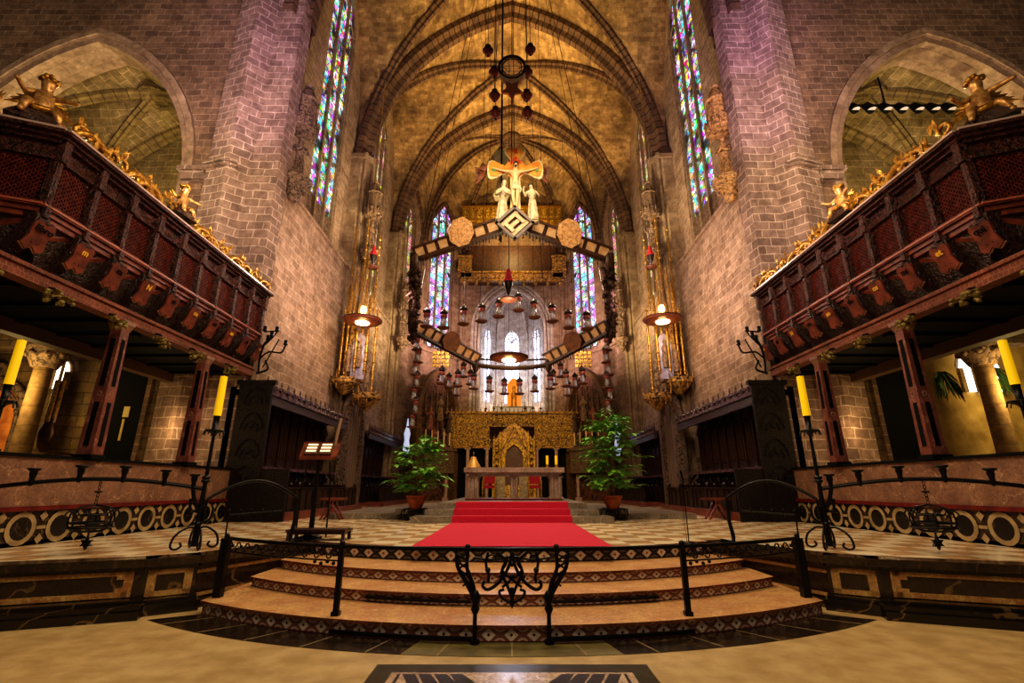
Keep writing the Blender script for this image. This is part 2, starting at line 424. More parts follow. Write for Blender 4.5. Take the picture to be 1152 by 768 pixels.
WOODD = carved('dark carved walnut', '3c2018', '120807', sc=11, bump=.6, rough=.3)
WOODP = plain('dark walnut', '2a1510', .35, c2='160a08', nsc=9)
WOODR = plain('reddish walnut', '7e3c26', .42, c2='4c2014', nsc=5, bump=.1)
CARVGAL = carved('carved red walnut', '552a22', '150807', sc=8, bump=1.0, rough=.35)
GOLD = plain('gilded wood', 'd8a84a', .3, metal=.75, c2='8a5a1c', nsc=14, bump=.4, bsc=40)
GOLDC = carved('gilded carving', 'e8bc48', '38220a', sc=5, metal=.15, bump=1.0, rough=.4)
GOLDF = carved('old gilt tracery', 'bd8f44', '24150a', sc=4.5, metal=.2, bump=1.0, rough=.5)
IRON = plain('black wrought iron', '0c0b0c', .4, metal=.6, c2='1b1819')
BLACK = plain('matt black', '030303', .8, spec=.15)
BRONZE = plain('dark bronze', '4b2f1c', .4, metal=.7, c2='2a1a10')
STATST = carved('statue stone', '8d7156', '3a2a1e', sc=5, bump=.5, rough=.8)
STATDK = carved('dark statue stone', '735a46', '2a1e15', sc=6, bump=.5, rough=.8)
YCAND = plain('yellow candle wax', 'f0c40c', .45); YCAND.node_tree.nodes['Principled BSDF'].inputs['Emission Color'].default_value = hx('f0c000'); YCAND.node_tree.nodes['Principled BSDF'].inputs['Emission Strength'].default_value = .35
CARPET = plain('crimson carpet', 'c4183e', .95, c2='a81232', nsc=40, bump=.3, bsc=300)
ALTM = marble('altar marble', 'b89c90', 'd4bcb0', '96786c', sc=3, rough=.3)
GREYST = marble('grey dais stone', '8c8174', 'b5a999', '6b5f54', sc=2, rough=.35)
GLASSW = stained('white chapel glass', 7, 5, .6, ('c8d4ff', .88), 1.0)
GLASS1 = stained('coloured glass', 2.4, 6.0, .02, sat=1.15)
GLASS2 = stained('deep coloured glass', 3.0, 3.2, .3, ('b0a8ff', .35), 1.2)
GLASS3 = stained('amber glass', 1.6, 4.0, .15, ('d89a50', .6), 1.2)
LAMPG = emit('lamp glow', 'ffd9a0', 14)
BEAM = plain('painted beam', '6a3f26', .5, c2='4b2a18')
SQ = plain('painted panel', 'c89468', .5, c2='a9764a')
REDV = plain('red velvet', 'a00f1c', .8)
# ------------------------------------------------------------------ camera
cam = bpy.data.cameras.new('camera'); co_ = bpy.data.objects.new('camera', cam); C.objects.link(co_)
cam.sensor_width = 36; cam.lens = 541/1152*36; cam.clip_end = 200; cam.clip_start = .05
co_.location = (0, 0, EYE); co_.rotation_euler = (PI/2 + math.radians(16.86), 0, 0)
bpy.context.scene.camera = co_
def light(kind, loc, power, col, size=.5, rot=None, spot=None, aim=None, blend=.6):
    l = bpy.data.lights.new('lamp', kind); l.energy = power; l.color = lin(col)[:3] if max(col) <= 1 else col
    if kind == 'AREA': l.size = size
    elif kind in ('POINT', 'SPOT'): l.shadow_soft_size = size
    if kind == 'SPOT': l.spot_size = math.radians(spot or 60); l.spot_blend = blend
    o = bpy.data.objects.new('lamp', l); C.objects.link(o); o.location = loc
    if aim is not None:
        o.rotation_euler = (V(aim)-V(loc)).to_track_quat('-Z', 'Y').to_euler()
    return o
S2 = (-1, 1); SN = {-1: 'left', 1: 'right'}
# ------------------------------------------------------------------ nave floor, slab, border
m = MB(); m.bx(-24, 24, -6, 14, -.2, 0); setting(m.build('floor', FLOORM))
def arc_pts(half, yc, ye, n=28, y0=None):
    sag = ye - yc; R = (half*half + sag*sag)/(2*sag); cy = yc + R
    a = math.asin(half/R)
    return [(R*math.sin(-a+2*a*i/n), cy - R*math.cos(-a+2*a*i/n)) for i in range(n+1)]
def arc_step(name, half, yc, ye, z0, z1, rm, tm, back):
    m = MB(); p = arc_pts(half, yc, ye); L = 0
    nose = arc_pts(half+.03, yc-.03, ye-.03)
    top = [(x, y, z1) for x, y in nose] + [(half+.03, back, z1), (-half-.03, back, z1)]
    m.add(top, [tuple(range(len(top)))], 1)
    for i in range(len(p)-1):
        l = math.dist(p[i], p[i+1]); h = z1-z0
        m.add([(p[i][0], p[i][1], z0), (p[i+1][0], p[i+1][1], z0), (p[i+1][0], p[i+1][1], z1-.025), (p[i][0], p[i][1], z1-.025)], [(0, 1, 2, 3)], 0, [[(L, 0), (L+l, 0), (L+l, .16 if z1 < .6 else .2), (L, .16 if z1 < .6 else .2)]])
        a, b = nose[i], nose[i+1]
        m.add([(a[0], a[1], z1-.03), (b[0], b[1], z1-.03), (b[0], b[1], z1), (a[0], a[1], z1)], [(0, 1, 2, 3)], 2)
        m.add([(a[0], a[1], z1-.03), (b[0], b[1], z1-.03), (p[i+1][0], p[i+1][1], z1-.025), (p[i][0], p[i][1], z1-.025)], [(0, 1, 2, 3)], 2)
        L += l
    for s in S2: m.bx(s*half-.01, s*half+.01, ye, back, z0, z1-.02, 2)
    return setting(m.build(name, [rm, tm, REDD]))
REDD = marble('dark red nosing', '6b3226', 'b58a6a', '4a1d16', sc=4)
arc_step('stair_step', 3.77, 5.45, 6.56, 0, .16, RISER, TREAD, 8.8)
arc_step('stair_step', 3.62, 6.22, 7.40, .16, .29, RISER, TREAD, 8.8)
arc_step('stair_step', 3.52, 6.87, 8.05, .29, .42, RISER, TREAD, 8.8)
# dark border tiles curving round the lowest step
m = MB(); a = arc_pts(3.80, 5.44, 6.56, 26); b = arc_pts(4.25, 5.02, 6.3, 26)
for i in range(26):
    mi = 1 if i in (10, 11, 12, 13, 14, 15) else 0
    m.add([(b[i][0], b[i][1], .004), (b[i+1][0], b[i+1][1], .004), (a[i+1][0], a[i+1][1], .004), (a[i][0], a[i][1], .004)], [(0, 1, 2, 3)], mi)
    if i % 2 == 1: m.bar((b[i][0], b[i][1], .004), (a[i][0], a[i][1], .004), .012, .004, 2)
setting(m.build('floor_border', [marble('border slate', '241a10', '6e5430', '1a120b', sc=3), plain('olive border tile', '6b5f34', .4, c2='4f4626'), CREAMM]))
# memorial slab in the floor
sl = thing('memorial_slab', 'inlaid memorial slab with dark border set in the floor before the steps', 'floor slab', (0, 4.0, 0))
m = MB(); m.bx(-1.17, 1.17, 2.6, 4.82, 0, .006); m.build('border', OLIVE, sl, world=True)
m = MB(); m.bx(-1.0, 1.0, 2.7, 4.62, .006, .009); m.build('panel', marble('pale slab', 'c0a894', 'd8c6b4', '9a8070', sc=3, rough=.22), sl, world=True)
for s in S2:
    m = MB()
    for k in range(4):
        x = s*(.9-.13*k)
        m.slab([(x, 4.58, .0095), (x-s*.10, 4.58, .0095), (x-s*.22, 4.28+.04*k, .0095), (x-s*.12, 4.26, .0095)], (0, 0, .002))
    m.bx(s*.93-.012, s*.93+.012, 2.8, 4.58, .009, .0115)
    m.build('leaf_inlay', plain('dark inlay', '1c1a1e', .3), sl, world=True)
# ------------------------------------------------------------------ presbytery platform
m = MB(); edge = arc_pts(3.35, 7.73, 8.75)
L = 0
for i in range(len(edge)-1):
    l = math.dist(edge[i], edge[i+1]); p, q = edge[i], edge[i+1]
    m.add([(p[0], p[1], .42), (q[0], q[1], .42), (q[0], q[1], PZ-.03), (p[0], p[1], PZ-.03)], [(0, 1, 2, 3)], 1, [[(L, 0), (L+l, 0), (L+l, .2), (L, .2)]])
    m.add([(p[0], p[1]-.03, PZ-.03), (q[0], q[1]-.03, PZ-.03), (q[0], q[1]-.03, PZ), (p[0], p[1]-.03, PZ)], [(0, 1, 2, 3)], 2)
    m.add([(p[0], p[1]-.03, PZ), (q[0], q[1]-.03, PZ), (q[0], 12, PZ), (p[0], 12, PZ)], [(0, 1, 2, 3)], 0)
    L += l
SW = [(-3.33, 8.78), (-4.15, 6.95), (-4.62, 6.62), (-10.5, 4.35)]     # line of the low wall, left half
for s in S2:
    w = [(s*-x if s == 1 else x, y) for x, y in SW]
    w = [(abs(x)*s, y) for x, y in SW]
    for (a, b) in zip(w, w[1:]):
        m.add([(a[0], a[1], PZ), (b[0], b[1], PZ), (b[0], 12, PZ), (a[0], 12, PZ)], [(0, 1, 2, 3)], 0)
    m.add([(s*10.5, 12, PZ), (s*10.5, 4.35, PZ), (s*24, 4.35, PZ), (s*24, 12, PZ)], [(0, 1, 2, 3)], 0)
m.bx(-24, 24, 12, 46, .3, PZ)
setting(m.build('floor_presbytery', [CHECK, RISER4, REDD]))
# low marble wall either side of the steps
def lowwall(s):
    root = thing('low_marble_wall', 'dark marble wall with yellow framed panels %s of the round steps' % ('left' if s < 0 else 'right'), 'low wall', (s*4.6, 6.6, 0)); root['kind'] = 'structure'
    w = [V((abs(x)*s, y, 0)) for x, y in SW]
    cop = MB(); body = MB(); fr = MB(); base = MB()
    for k, (a, b) in enumerate(zip(w, w[1:])):
        d = (b-a).normalized(); n = V((d.y, -d.x, 0)) * (1 if s < 0 else -1)
        if n.y > 0: n = -n
        if k == 0 and n.x*s > 0: n = -n
        L = (b-a).length; mid = (a+b)/2
        def bb(mb, z0, z1, o, u0=0.0, u1=1.0, th=.2, mi=0):
            c = a + (b-a)*((u0+u1)/2) + n*(o-th/2) + V((0, 0, (z0+z1)/2))
            mb.obox(c, (b-a)*(u1-u0)/2, n*th/2, V((0, 0, (z1-z0)/2)), mi)
        bb(cop, .53, PZ+.004, .10, -.02 if k else 0, 1.02, .35); bb(cop, .49, .53, .05)
        bb(body, 0, .5, 0)
        if k == 0:
            bb(base, 0, .1, .12); bb(fr, .40, .44, .012); bb(fr, .12, .16, .012)
        elif k == 1:
            bb(base, 0, .12, .26, -.1, 1.1, .4); bb(base, .12, .16, .16, -.05, 1.05, .3)
            bb(fr, .17, .48, .02, .08, .24); bb(fr, .17, .48, .02, .76, .92); bb(fr, .42, .48, .02, .08, .92); bb(fr, .17, .23, .02, .08, .92)
        else:
            bb(base, 0, .09, .42, -.02, 1, .6); bb(base, .09, .14, .36, -.02, 1, .5); bb(base, .14, .18, .2, -.01, 1, .4)
            bb(fr, .43, .48, .02, .02, 1); bb(fr, .19, .25, .02, .02, 1); bb(fr, .19, .48, .02, .015, .03)
            for uu in (.03, .5):
                for zz in (.25, .43): 
                    bb(fr, zz-.04, zz+.04, .022, uu, uu+.012)
            for uu in (.28, .55, .8): bb(fr, .25, .43, .004, uu, uu+.002)
    cop.build('coping', marble('coping slate', '3a2c1e', '6a5236', '261b12', sc=2, rough=.2, vs=.3), root, world=True); body.build('wall_panel', DKMARB, root, world=True)
    fr.build('panel_frame', GOLDMARB, root, world=True); base.build('plinth', marble('plinth marble', '21180f', '8a6a42', '150e09', sc=1.5, rough=.25), root, world=True)
for s in S2: lowwall(s)
# ------------------------------------------------------------------ nave east wall, piers, aisle vaults
m_all = {}
for s in S2:
    m = MB()
    # wall with the aisle arch
    A = (s*9.9, 13.8); B = (s*24, 13.8)
    wall_open(m, A, B, 5.2, 34, [(5.4, 4.4, 6.2, 11.4, 6.1)], thick=1.3, nrm=(0, 1, 0), rmi=2)
    arch_ring(m, A, (s, 0, 0), 5.4, 4.4, 11.4, 6.1, .22, .14, nn=(0, -1, 0), z0=6.2, mi=2)
    arch_ring(m, A, (s, 0, 0), 5.4, 4.15, 11.4, 5.85, .25, .25, nn=(0, 1, 0), z0=6.2, mi=2)
    m.bx(s*9.9, s*10.9, 13.5, 13.9, 11.15, 11.45, 1); m.bx(s*9.9, s*11.0, 13.42, 13.9, 11.45, 11.6, 1)
    setting(m.build('wall_aisle_'+SN[s], [STONE, PIER, ARCHM]))
    # semi-octagonal pier
    m = MB(); P = [(-9.9, 13.85), (-9.8, 13.15), (-9.0, 12.9), (-8.5, 13.35), (-7.62, 13.35), (-7.55, 13.9), (-8.4, 14.5), (-9.9, 14.5)]
    m.prism([(abs(x)*s, y) for x, y in P], PZ, 34)
    P2 = [(-9.98, 13.8), (-9.88, 13.07), (-9.0, 12.8), (-8.45, 13.27)]
    for z in (11.2, 11.35): 
        m.prism([(abs(x)*s, y) for x, y in [(-10.0, 13.9), (-9.9, 13.05), (-9.0, 12.78), (-8.75, 12.98), (-9.2, 13.9)]], z, z+.08)
    setting(m.build('wall_pier_'+SN[s], PIER))
    # lower back wall under the gallery
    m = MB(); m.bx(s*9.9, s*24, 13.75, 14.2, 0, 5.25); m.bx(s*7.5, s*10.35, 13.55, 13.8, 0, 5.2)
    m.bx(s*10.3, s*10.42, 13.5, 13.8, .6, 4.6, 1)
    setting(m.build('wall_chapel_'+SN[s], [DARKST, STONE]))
    m = MB(); m.bx(s*11.2, s*24, 13.70, 13.76, 0, 6); 
    if s > 0: setting(m.build('wall_plaster_right', PLASTER))
    # aisle bay vault behind the arch
    m = MB(); groin(m, min(s*10.9, s*20.5), max(s*10.9, s*20.5), 14.8, 19.6, 11.0, 18.3); 
    m.bx(s*9.4, s*21, 19.6, 19.9, 5, 19)
    m.bx(s*9.4, s*10.9, 15, 19.9, 5, 19); m.bx(s*20.5, s*21, 15, 19.9, 5, 19)
    setting(m.build('ceiling_aisle_'+SN[s], AISLE))
    m = MB(); f = archf(4.8, 7.3)
    for q in (-1, 1):
        pts = []
        for i in range(25):
            k = math.sin(PI/2*(2*i/24-1)); x = 4.8*k
            pts.append((s*15.7+x, 17.2+q*2.4*k, 11+f(x)-.02))
        sweep_rib(m, pts, .2, .32)
    for yy in (19.4,):
        sweep_rib(m, [(s*15.7+x, yy, 11+z) for x, z in arch(4.8, 7.3, 12)], .3, .4)
    m.lathe([(.0, -.35), (.55, -.35), (.6, -.1), (.6, 0)], (s*15.7, 17.2, 18.3), 20); m.tube([(s*15.7+.62*math.cos(a*PI/10), 17.2+.62*math.sin(a*PI/10), 17.93) for a in range(20)], .09, 6, closed=True)
    setting(m.build('trim_1' if s < 0 else 'trim_2', brick('aisle rib stone', '8a7446', '6f5a34', '3b2d18', bw=2, bh=.45, ms=.02, stain='4a3a1c', stf=.4)))
# ------------------------------------------------------------------ royal chapel walls with lancet windows
AP = [(-8.3, 30.4), (-7.0, 34.0), (-4.3, 37.5), (4.3, 37.5), (7.0, 34.0), (8.3, 30.4)]     # apse polygon
for s in S2:
    m = MB()
    wall_open(m, (s*7.95, 14.2), (s*7.95, 30.5), PZ, 11.6, [], mi=0)
    m.add([(s*7.95, 14.2, 11.6), (s*7.95, 30.5, 11.6), (s*8.4, 30.5, 11.95), (s*8.4, 14.2, 11.95)], [(0, 1, 2, 3)])
    m.box((s*7.93, 22.3, 11.62), (.07, 8.2, .06))
    wall_open(m, (s*8.4, 14.2), (s*8.4, 31.0), 11.9, 30, [(4.4, 1.45, 12.0, 24.5, 3.0), (11.9, 1.35, 12.0, 23.5, 2.6)], thick=.55, nrm=(s, 0, 0))
    setting(m.build('wall_'+SN[s], WALLS))
    # clustered piers between the bays
    m = MB()
    for yc, k in ((21.95, .62), (30.0, .55)):
        m.prism([(s*8.5, yc-1.05*k), (s*7.9, yc-1.0*k), (s*7.55, yc-.45*k), (s*7.5, yc-.4*k), (s*7.5, yc+.4*k), (s*7.55, yc+.45*k), (s*7.9, yc+1.0*k), (s*8.5, yc+1.05*k)], PZ, 18.2)
        for dy in (-.75, 0, .75):
            m.tube([(s*(7.7 if dy else 7.42), yc+dy*k, PZ), (s*(7.7 if dy else 7.42), yc+dy*k, 18.4)], .12, 10)
        m.prism([(s*8.5, yc-1.15*k), (s*7.7, yc-1.1*k), (s*7.35, yc-.4*k), (s*7.35, yc+.4*k), (s*7.7, yc+1.1*k), (s*8.5, yc+1.15*k)], 18.0, 18.25)
    setting(m.build('wall_bay_pier_'+SN[s], brick('shaft stone', 'a08a6c', '8a7152', '8a7658', bw=.7, bh=.4, ms=.006, stain='5c4226', stf=.5, bump=.25)))
WN = [0]
def window(A, d, sc, hw, sill, spr, rise, nn, off, mat, lights=3, mull=None, tz=None, gz0=None):
    """a lancet with its own coloured panes, mullions and tracery"""
    WN[0] += 1
    A = V((A[0], A[1], 0)); d = V(d).normalized(); nn = V(nn)
    r = bpy.data.objects.new('window_%d' % WN[0], None); C.objects.link(r); r['kind'] = 'structure'
    o = A + d*sc + nn*off; r.location = (o.x, o.y, sill)
    P = lambda x, z, k=0.0: tuple(d*x + nn*k + V((0, 0, z)))
    f = archf(hw, rise); g = MB(); mu = MB(); H = spr - sill
    top = lambda x: H + (f(x) if abs(x) < hw else 0)
    N = lights*4; z0 = gz0 or 0
    for i in range(N):
        x0, x1 = -hw+2*hw*i/N, -hw+2*hw*(i+1)/N
        ys = [z0 + (H-z0)*k/20 for k in range(21)]
        g.add([P(x0, z0), P(x1, z0), P(x1, top(x1)), P(x0, top(x0))], [(0, 1, 2, 3)], 0, [[(x0, z0), (x1, z0), (x1, top(x1)), (x0, top(x0))]])
    g.build('pane', mat, r)
    if gz0:
        gg = MB(); gg.add([P(-hw, 0, .01), P(hw, 0, .01), P(hw, z0, .01), P(-hw, z0, .01)], [(0, 1, 2, 3)]); gg.build('lower_panel', STATDK, r)
    for i in range(1, lights):
        x = -hw + 2*hw*i/lights
        mu.obox(P(x, top(x)/2, -.06), d*.07*(1 if hw > 1 else .7), nn*.07, V((0, 0, top(x)/2)))
    for q in (-1, 1):
        mu.obox(P(q*(hw-.06), H/2, -.06), d*.06, nn*.08, V((0, 0, H/2)))
    # pointed heads of the lights and two foils above
    lw = hw/lights
    for i in range(lights):
        cx = -hw + lw*(2*i+1)
        zt = H - (.3 if i in (0, lights-1) else -.3)*hw
        mu.tube([P(cx+x, zt+z, -.1) for x, z in arch(lw*.98, lw*1.5, 5)], .06, 5)
    for (cx, cz, rr) in ((-hw*.36, rise*.42, hw*.24), (hw*.36, rise*.42, hw*.24), (0, rise*.72, hw*.2)):
        mu.tube([P(cx+rr*math.cos(a*PI/6), H+cz+rr*math.sin(a*PI/6), -.1) for a in range(12)], .045, 5, closed=True)
    ar = arch(hw-.03, rise-.03, 8); mu.tube([P(x, H+z, -.12) for x, z in ar], .09, 6)
    for k in range(1, int(H/.9)): mu.obox(P(0, k*.9, -.02), d*hw, nn*.012, V((0, 0, .015)))
    mu.build('mullion', mull or STONEM, r)
    return r
STONEM = plain('window stone', '8a7458', .8, c2='6b553c')
for s in S2:
    window((s*8.4, 14.2), (0, 1, 0), 4.4, 1.45, 12.0, 24.5, 3.0, (s, 0, 0), .2, GLASS1, 3, gz0=1.6)
    window((s*8.4, 14.2), (0, 1, 0), 11.9, 1.35, 12.0, 23.5, 2.6, (s, 0, 0), .2, GLASS3, 3)
# ------------------------------------------------------------------ apse walls
def seg(m, a, b, z0, z1, ops, thick, mi=0):
    A = V((*a, 0)); B = V((*b, 0)); d = (B-A).normalized(); n = V((-d.y, d.x, 0))
    if n.dot((A+B)/2 - V((0, 30, 0))) < 0: n = -n
    wall_open(m, a, b, z0, z1, ops, thick, mi, nrm=tuple(n)); return d, n
m = MB()
for s in S2:
    k = [(abs(x)*s, y) for x, y in AP[:3]]
    seg(m, k[0], k[1], PZ, 27, [(1.95, .75, 12.0, 20.5, 2.2)], .4)
    seg(m, k[1], k[2], PZ, 27, [(2.2, 1.25, 11.6, 22.0, 2.6)], .4)
seg(m, (-4.3, 37.5), (4.3, 37.5), PZ, 27.5, [(4.3, 2.6, 6.6, 13.9, 3.5)], .8)
for (x, y) in AP:
    m.tube([(x*.985, y-.05, PZ), (x*.985, y-.05, 20)], .22, 8)
for s in S2:
    for (a, b) in (((8.3, 30.4), (7.0, 34.0)), ((7.0, 34.0), (4.3, 37.5))):
        m.bar((s*a[0], a[1], 11.3), (s*b[0], b[1], 11.3), .3, .18)
setting(m.build('wall_back', brick('apse stone', '9a8068', '7f6450', 'a08a72', bw=.6, bh=.3, ms=.01, stain='6e523c', stf=.5, bump=.35)))
m = MB()
for k, w in enumerate((0, .28, .56)):
    arch_ring(m, (-4.3, 37.5), (1, 0, 0), 4.3, 2.6+w, 13.9, 3.5+w*1.25, .2, .12+.08*(2-k), z0=6.6, nn=(0, -1, 0))
setting(m.build('trim_3', TRIN))
for s in S2:
    a, b = V((s*7.0, 34, 0)), V((s*4.3, 37.5, 0)); d = (b-a).normalized(); n = V((-d.y, d.x, 0)); n = n if n.y > 0 else -n
    window(a, d, 2.2, 1.25, 11.6, 22.0, 2.6, n, .3, GLASS2, 3)
    a, b = V((s*8.3, 30.4, 0)), V((s*7.0, 34, 0)); d = (b-a).normalized(); n = V((-d.y, d.x, 0)); n = n if n.x*s > 0 else -n
    window(a, d, 1.95, .75, 12.0, 20.5, 2.2, n, .3, GLASS3, 2)
# trinity chapel beyond the high arch
m = MB(); TP = [(-2.9, 38.3), (-2.9, 41.5), (-1.45, 43.6), (1.45, 43.6), (2.9, 41.5), (2.9, 38.3)]
for i in range(5):
    a, b = TP[i], TP[i+1]; L = math.dist(a, b)
    ops = [] if i in (0, 4) else [(L/2, .78 if i == 2 else .6, 8.6, 14.6, 1.3)]
    seg(m, a, b, 6.4, 19, ops, .3)
m.prism(TP, 6.3, 6.6)
m.prism(TP, 18.9, 19.1)
setting(m.build('wall_trinity', TRIN))
for i in (1, 2, 3):
    a, b = V((*TP[i], 0)), V((*TP[i+1], 0)); d = (b-a).normalized(); n = V((-d.y, d.x, 0))
    if n.y < 0: n = -n
    window(a, d, (b-a).length/2, .78 if i == 2 else .6, 8.6, 14.6, 1.3, n, .2, GLASSW, 2, mull=TRIN)
m = MB()
for i in range(1, 5):
    x, y = TP[i]; K = V((0, 41.2, 18.6)); m.tube([(x*.97, y-.1, 6.6), (x*.97, y-.1, 14.5)], .12, 8)
    m.tube([tuple(V((x*.97, y-.1, 14.5)).lerp(K, 1-math.cos(t*PI/16))[:2]) + (14.5+4.1*math.sin(t*PI/16),) for t in range(9)], .13, 6)
setting(m.build('trim_4', TRIN))
# ------------------------------------------------------------------ vaults and ribs
m = MB(); groin(m, -8.4, 8.4, 13.9, 22, 18, 29.1, n=26, ny=18); setting(m.build('ceiling', VAULT))
m = MB(); groin(m, -8.4, 8.4, 22, 30, 18, 29.1, n=26, ny=18); setting(m.build('ceiling_choir', VAULT))
K = V((0, 33, 29.0)); m = MB(); rb = MB(); SPR = 19.5
APX = [(-8.4, 30.0)] + AP[1:5] + [(8.4, 30.0)]
for i in range(5):
    a, b = V((*APX[i], 0)), V((*APX[i+1], 0)); L = (b-a).length; ar = arch(L/2, 6.5 if i == 2 else 5.2, 7); d = (b-a).normalized(); NT = 10
    W = [a + d*(L/2+x) + V((0, 0, SPR+z)) for x, z in ar]
    ph = [PI/2*t/NT for t in range(NT+1)]
    G = [[V((w.x+(K.x-w.x)*(1-math.cos(p)), w.y+(K.y-w.y)*(1-math.cos(p)), w.z+(K.z-w.z)*math.sin(p))) for p in ph] for w in W]
    for u in range(len(W)-1):
        for t in range(NT):
            q = [G[u][t], G[u+1][t], G[u+1][t+1], G[u][t+1]]
            m.add([tuple(x) for x in q], [(0, 1, 2, 3)], 0, [[(u*.5, t*1.1), (u*.5+.5, t*1.1), (u*.5+.5, t*1.1+1.1), (u*.5, t*1.1+1.1)]], smooth=True)
    sweep_rib(rb, G[0], .16, .38)
    if i == 4: sweep_rib(rb, G[-1], .16, .38)
    sweep_rib(rb, [tuple(w) for w in W], .15, .3)
W = [V((x, 30, 18+z)) for x, z in arch(8.4, 11.1, 10)]
G = [[V((w.x+(K.x-w.x)*(t/6), w.y+(K.y-w.y)*(t/6), w.z+(K.z-w.z)*math.sin(PI/12*t))) for t in range(7)] for w in W]
for u in range(5, len(W)-6):
    for t in range(6):
        m.add([tuple(x) for x in (G[u][t], G[u+1][t], G[u+1][t+1], G[u][t+1])], [(0, 1, 2, 3)], 0, [[(u, t*.5), (u+1, t*.5), (u+1, t*.5+.5), (u, t*.5+.5)]], smooth=True)
rb.lathe([(0, -.5), (.7, -.5), (.8, -.2), (.8, .1)], tuple(K), 16)
setting(m.build('ceiling_apse', VAULT)); setting(rb.build('trim_5', RIBM))
m = MB()
for y, w, h in ((13.95, .8, .8), (22, .55, .75), (30, .5, .7)):
    sweep_rib(m, [(x, y, 18+z) for x, z in arch(8.3, 11.1, 22)], w, h, nrm=(0, 1, 0))
setting(m.build('trim_6', RIBM))
m = MB(); f = archf(8.4, 11.1)
for (y0, y1) in ((13.95, 22), (22, 30)):
    for q in (-1, 1):
        pts = []
        for i in range(33):
            k = math.sin(PI/2*(2*i/32-1)); pts.append((8.4*k, (y0+y1)/2+q*(y1-y0)/2*k, 18+f(8.4*k)-.03))
        sweep_rib(m, pts, .22, .42)
    m.lathe([(0, -.55), (.75, -.55), (.85, -.25), (.85, .1)], (0, (y0+y1)/2, 29.1), 16)
setting(m.build('trim_7', RIBM))
# ------------------------------------------------------------------ carved galleries on slim columns
GP = [(-7.42, 13.3), (-7.42, 6.62), (-8.35, 6.25), (-11.2, 5.7)]
ZB, ZS, ZL, ZT = 5.54, 5.74, 6.58, 7.0
BEAD = plain('glinting lattice bead', 'e8b98a', .25, metal=.8); BEAD.node_tree.nodes['Principled BSDF'].inputs['Emission Color'].default_value = hx('d89a6a'); BEAD.node_tree.nodes['Principled BSDF'].inputs['Emission Strength'].default_value = .12  # beads carry a faint glow to imitate glints on the lattice
LATT = plain('lattice walnut', '6a2a1e', .6, c2='401812', spec=.15)
def frame_at(a, b, u, nout, z):
    return a + (b-a)*u + nout + V((0, 0, z))
def lattice(W, H):
    m = MB(); st = .082; w = .022
    n = int((W+H)/st)
    for k in range(1, n):
        t = k*st
        for q in (1, -1):
            x0, z0 = max(0, t-H), min(t, H); x1, z1 = min(t, W), max(0, t-W)
            if q == -1: x0, x1 = W-x0, W-x1
            m.bar((x0-W/2, 0, z0), (x1-W/2, 0, z1), w, .016, up=(0, 1, 0))
    i = 0
    nx = int(W/st); nz = int(H/st)
    for a in range(nx+1):
        for b in range(nz+1):
            x = -W/2 + a*st + (0 if b % 2 == 0 else st/2); z = b*st
            if 0.02 < z < H and abs(x) < W/2 and (a*7+b*5) % 3 == 0:
                m.add([(x-.010, 0, z), (x, 0, z-.010), (x+.010, 0, z), (x, 0, z+.010), (x, .022, z), (x, -.022, z)], [(0,1,4), (1,2,4), (2,3,4), (3,0,4), (1,0,5), (2,1,5), (3,2,5), (0,3,5)], 1)
    return m
LM = None
TEXTS = {-1: ['libro', 'm', 'ra', 'N', 'et', 'os', 'mi', 'an', 'et', 'do'], 1: ['qui', 'et', 'mi', 'os', 'do', 'an', 'ra', 'N', 'et', 'do']}
def text_mesh(body, size, mat, parent, loc, rot, name='gilded_lettering'):
    c = bpy.data.curves.new(name, 'FONT'); c.body = body; c.size = size; c.extrude = .004; c.align_x = 'CENTER'; c.align_y = 'CENTER'; c.resolution_u = 2; c.offset = .004
    c.materials.append(mat); tmp = bpy.data.objects.new(name, c); C.objects.link(tmp); bpy.context.view_layer.update()
    me = bpy.data.meshes.new_from_object(tmp); bpy.data.objects.remove(tmp); o = bpy.data.objects.new(name, me); C.objects.link(o); o.parent = parent; o.location = loc; o.rotation_euler = rot
    return o
def cartouche(m, o, d, n, k=0):
    """scrolled console with a shield, hanging under a post: o top point, d along the gallery, n out"""
    up = V((0, 0, 1))
    P = lambda a, b, c: tuple(o + d*a + n*b + up*c)
    # curved console body
    prof = [(.10, 0), (.13, -.1), (.10, -.22), (.02, -.36), (-.10, -.52), (-.24, -.66), (-.42, -.72)]
    for (b0, c0), (b1, c1) in zip(prof, prof[1:]):
        w = .11
        q = [P(-w, b0, c0), P(w, b0, c0), P(w, b1, c1), P(-w, b1, c1), P(-w, b0-.22, c0), P(w, b0-.22, c0), P(w, b1-.2, c1), P(-w, b1-.2, c1)]
        m.add(q, [(0,1,2,3), (4,5,6,7), (0,3,7,4), (1,2,6,5)], 0)
    # shield with curled edges
    sh = [(-.17, -.22), (-.13, -.16), (0, -.19), (.13, -.16), (.17, -.22), (.14, -.40), (.18, -.56), (.08, -.62), (0, -.56), (-.08, -.62), (-.18, -.56), (-.14, -.40)]
    pts = [P(a, .17+.35*(c+.2)*1.0, c) for a, c in sh]
    m.slab(pts, tuple(n*.035), 1)
    m.tube([pts[i] for i in (6, 7, 8, 9, 10)], .018, 5, 2)
    m.tube([P(-.12, .17, -.14), P(0, .2, -.17), P(.12, .17, -.14)], .03, 6, 0)
    for a in (-.04, .05): m.ball(P(a, .19+.35*(-.28), -.5), .014, 6, 3)
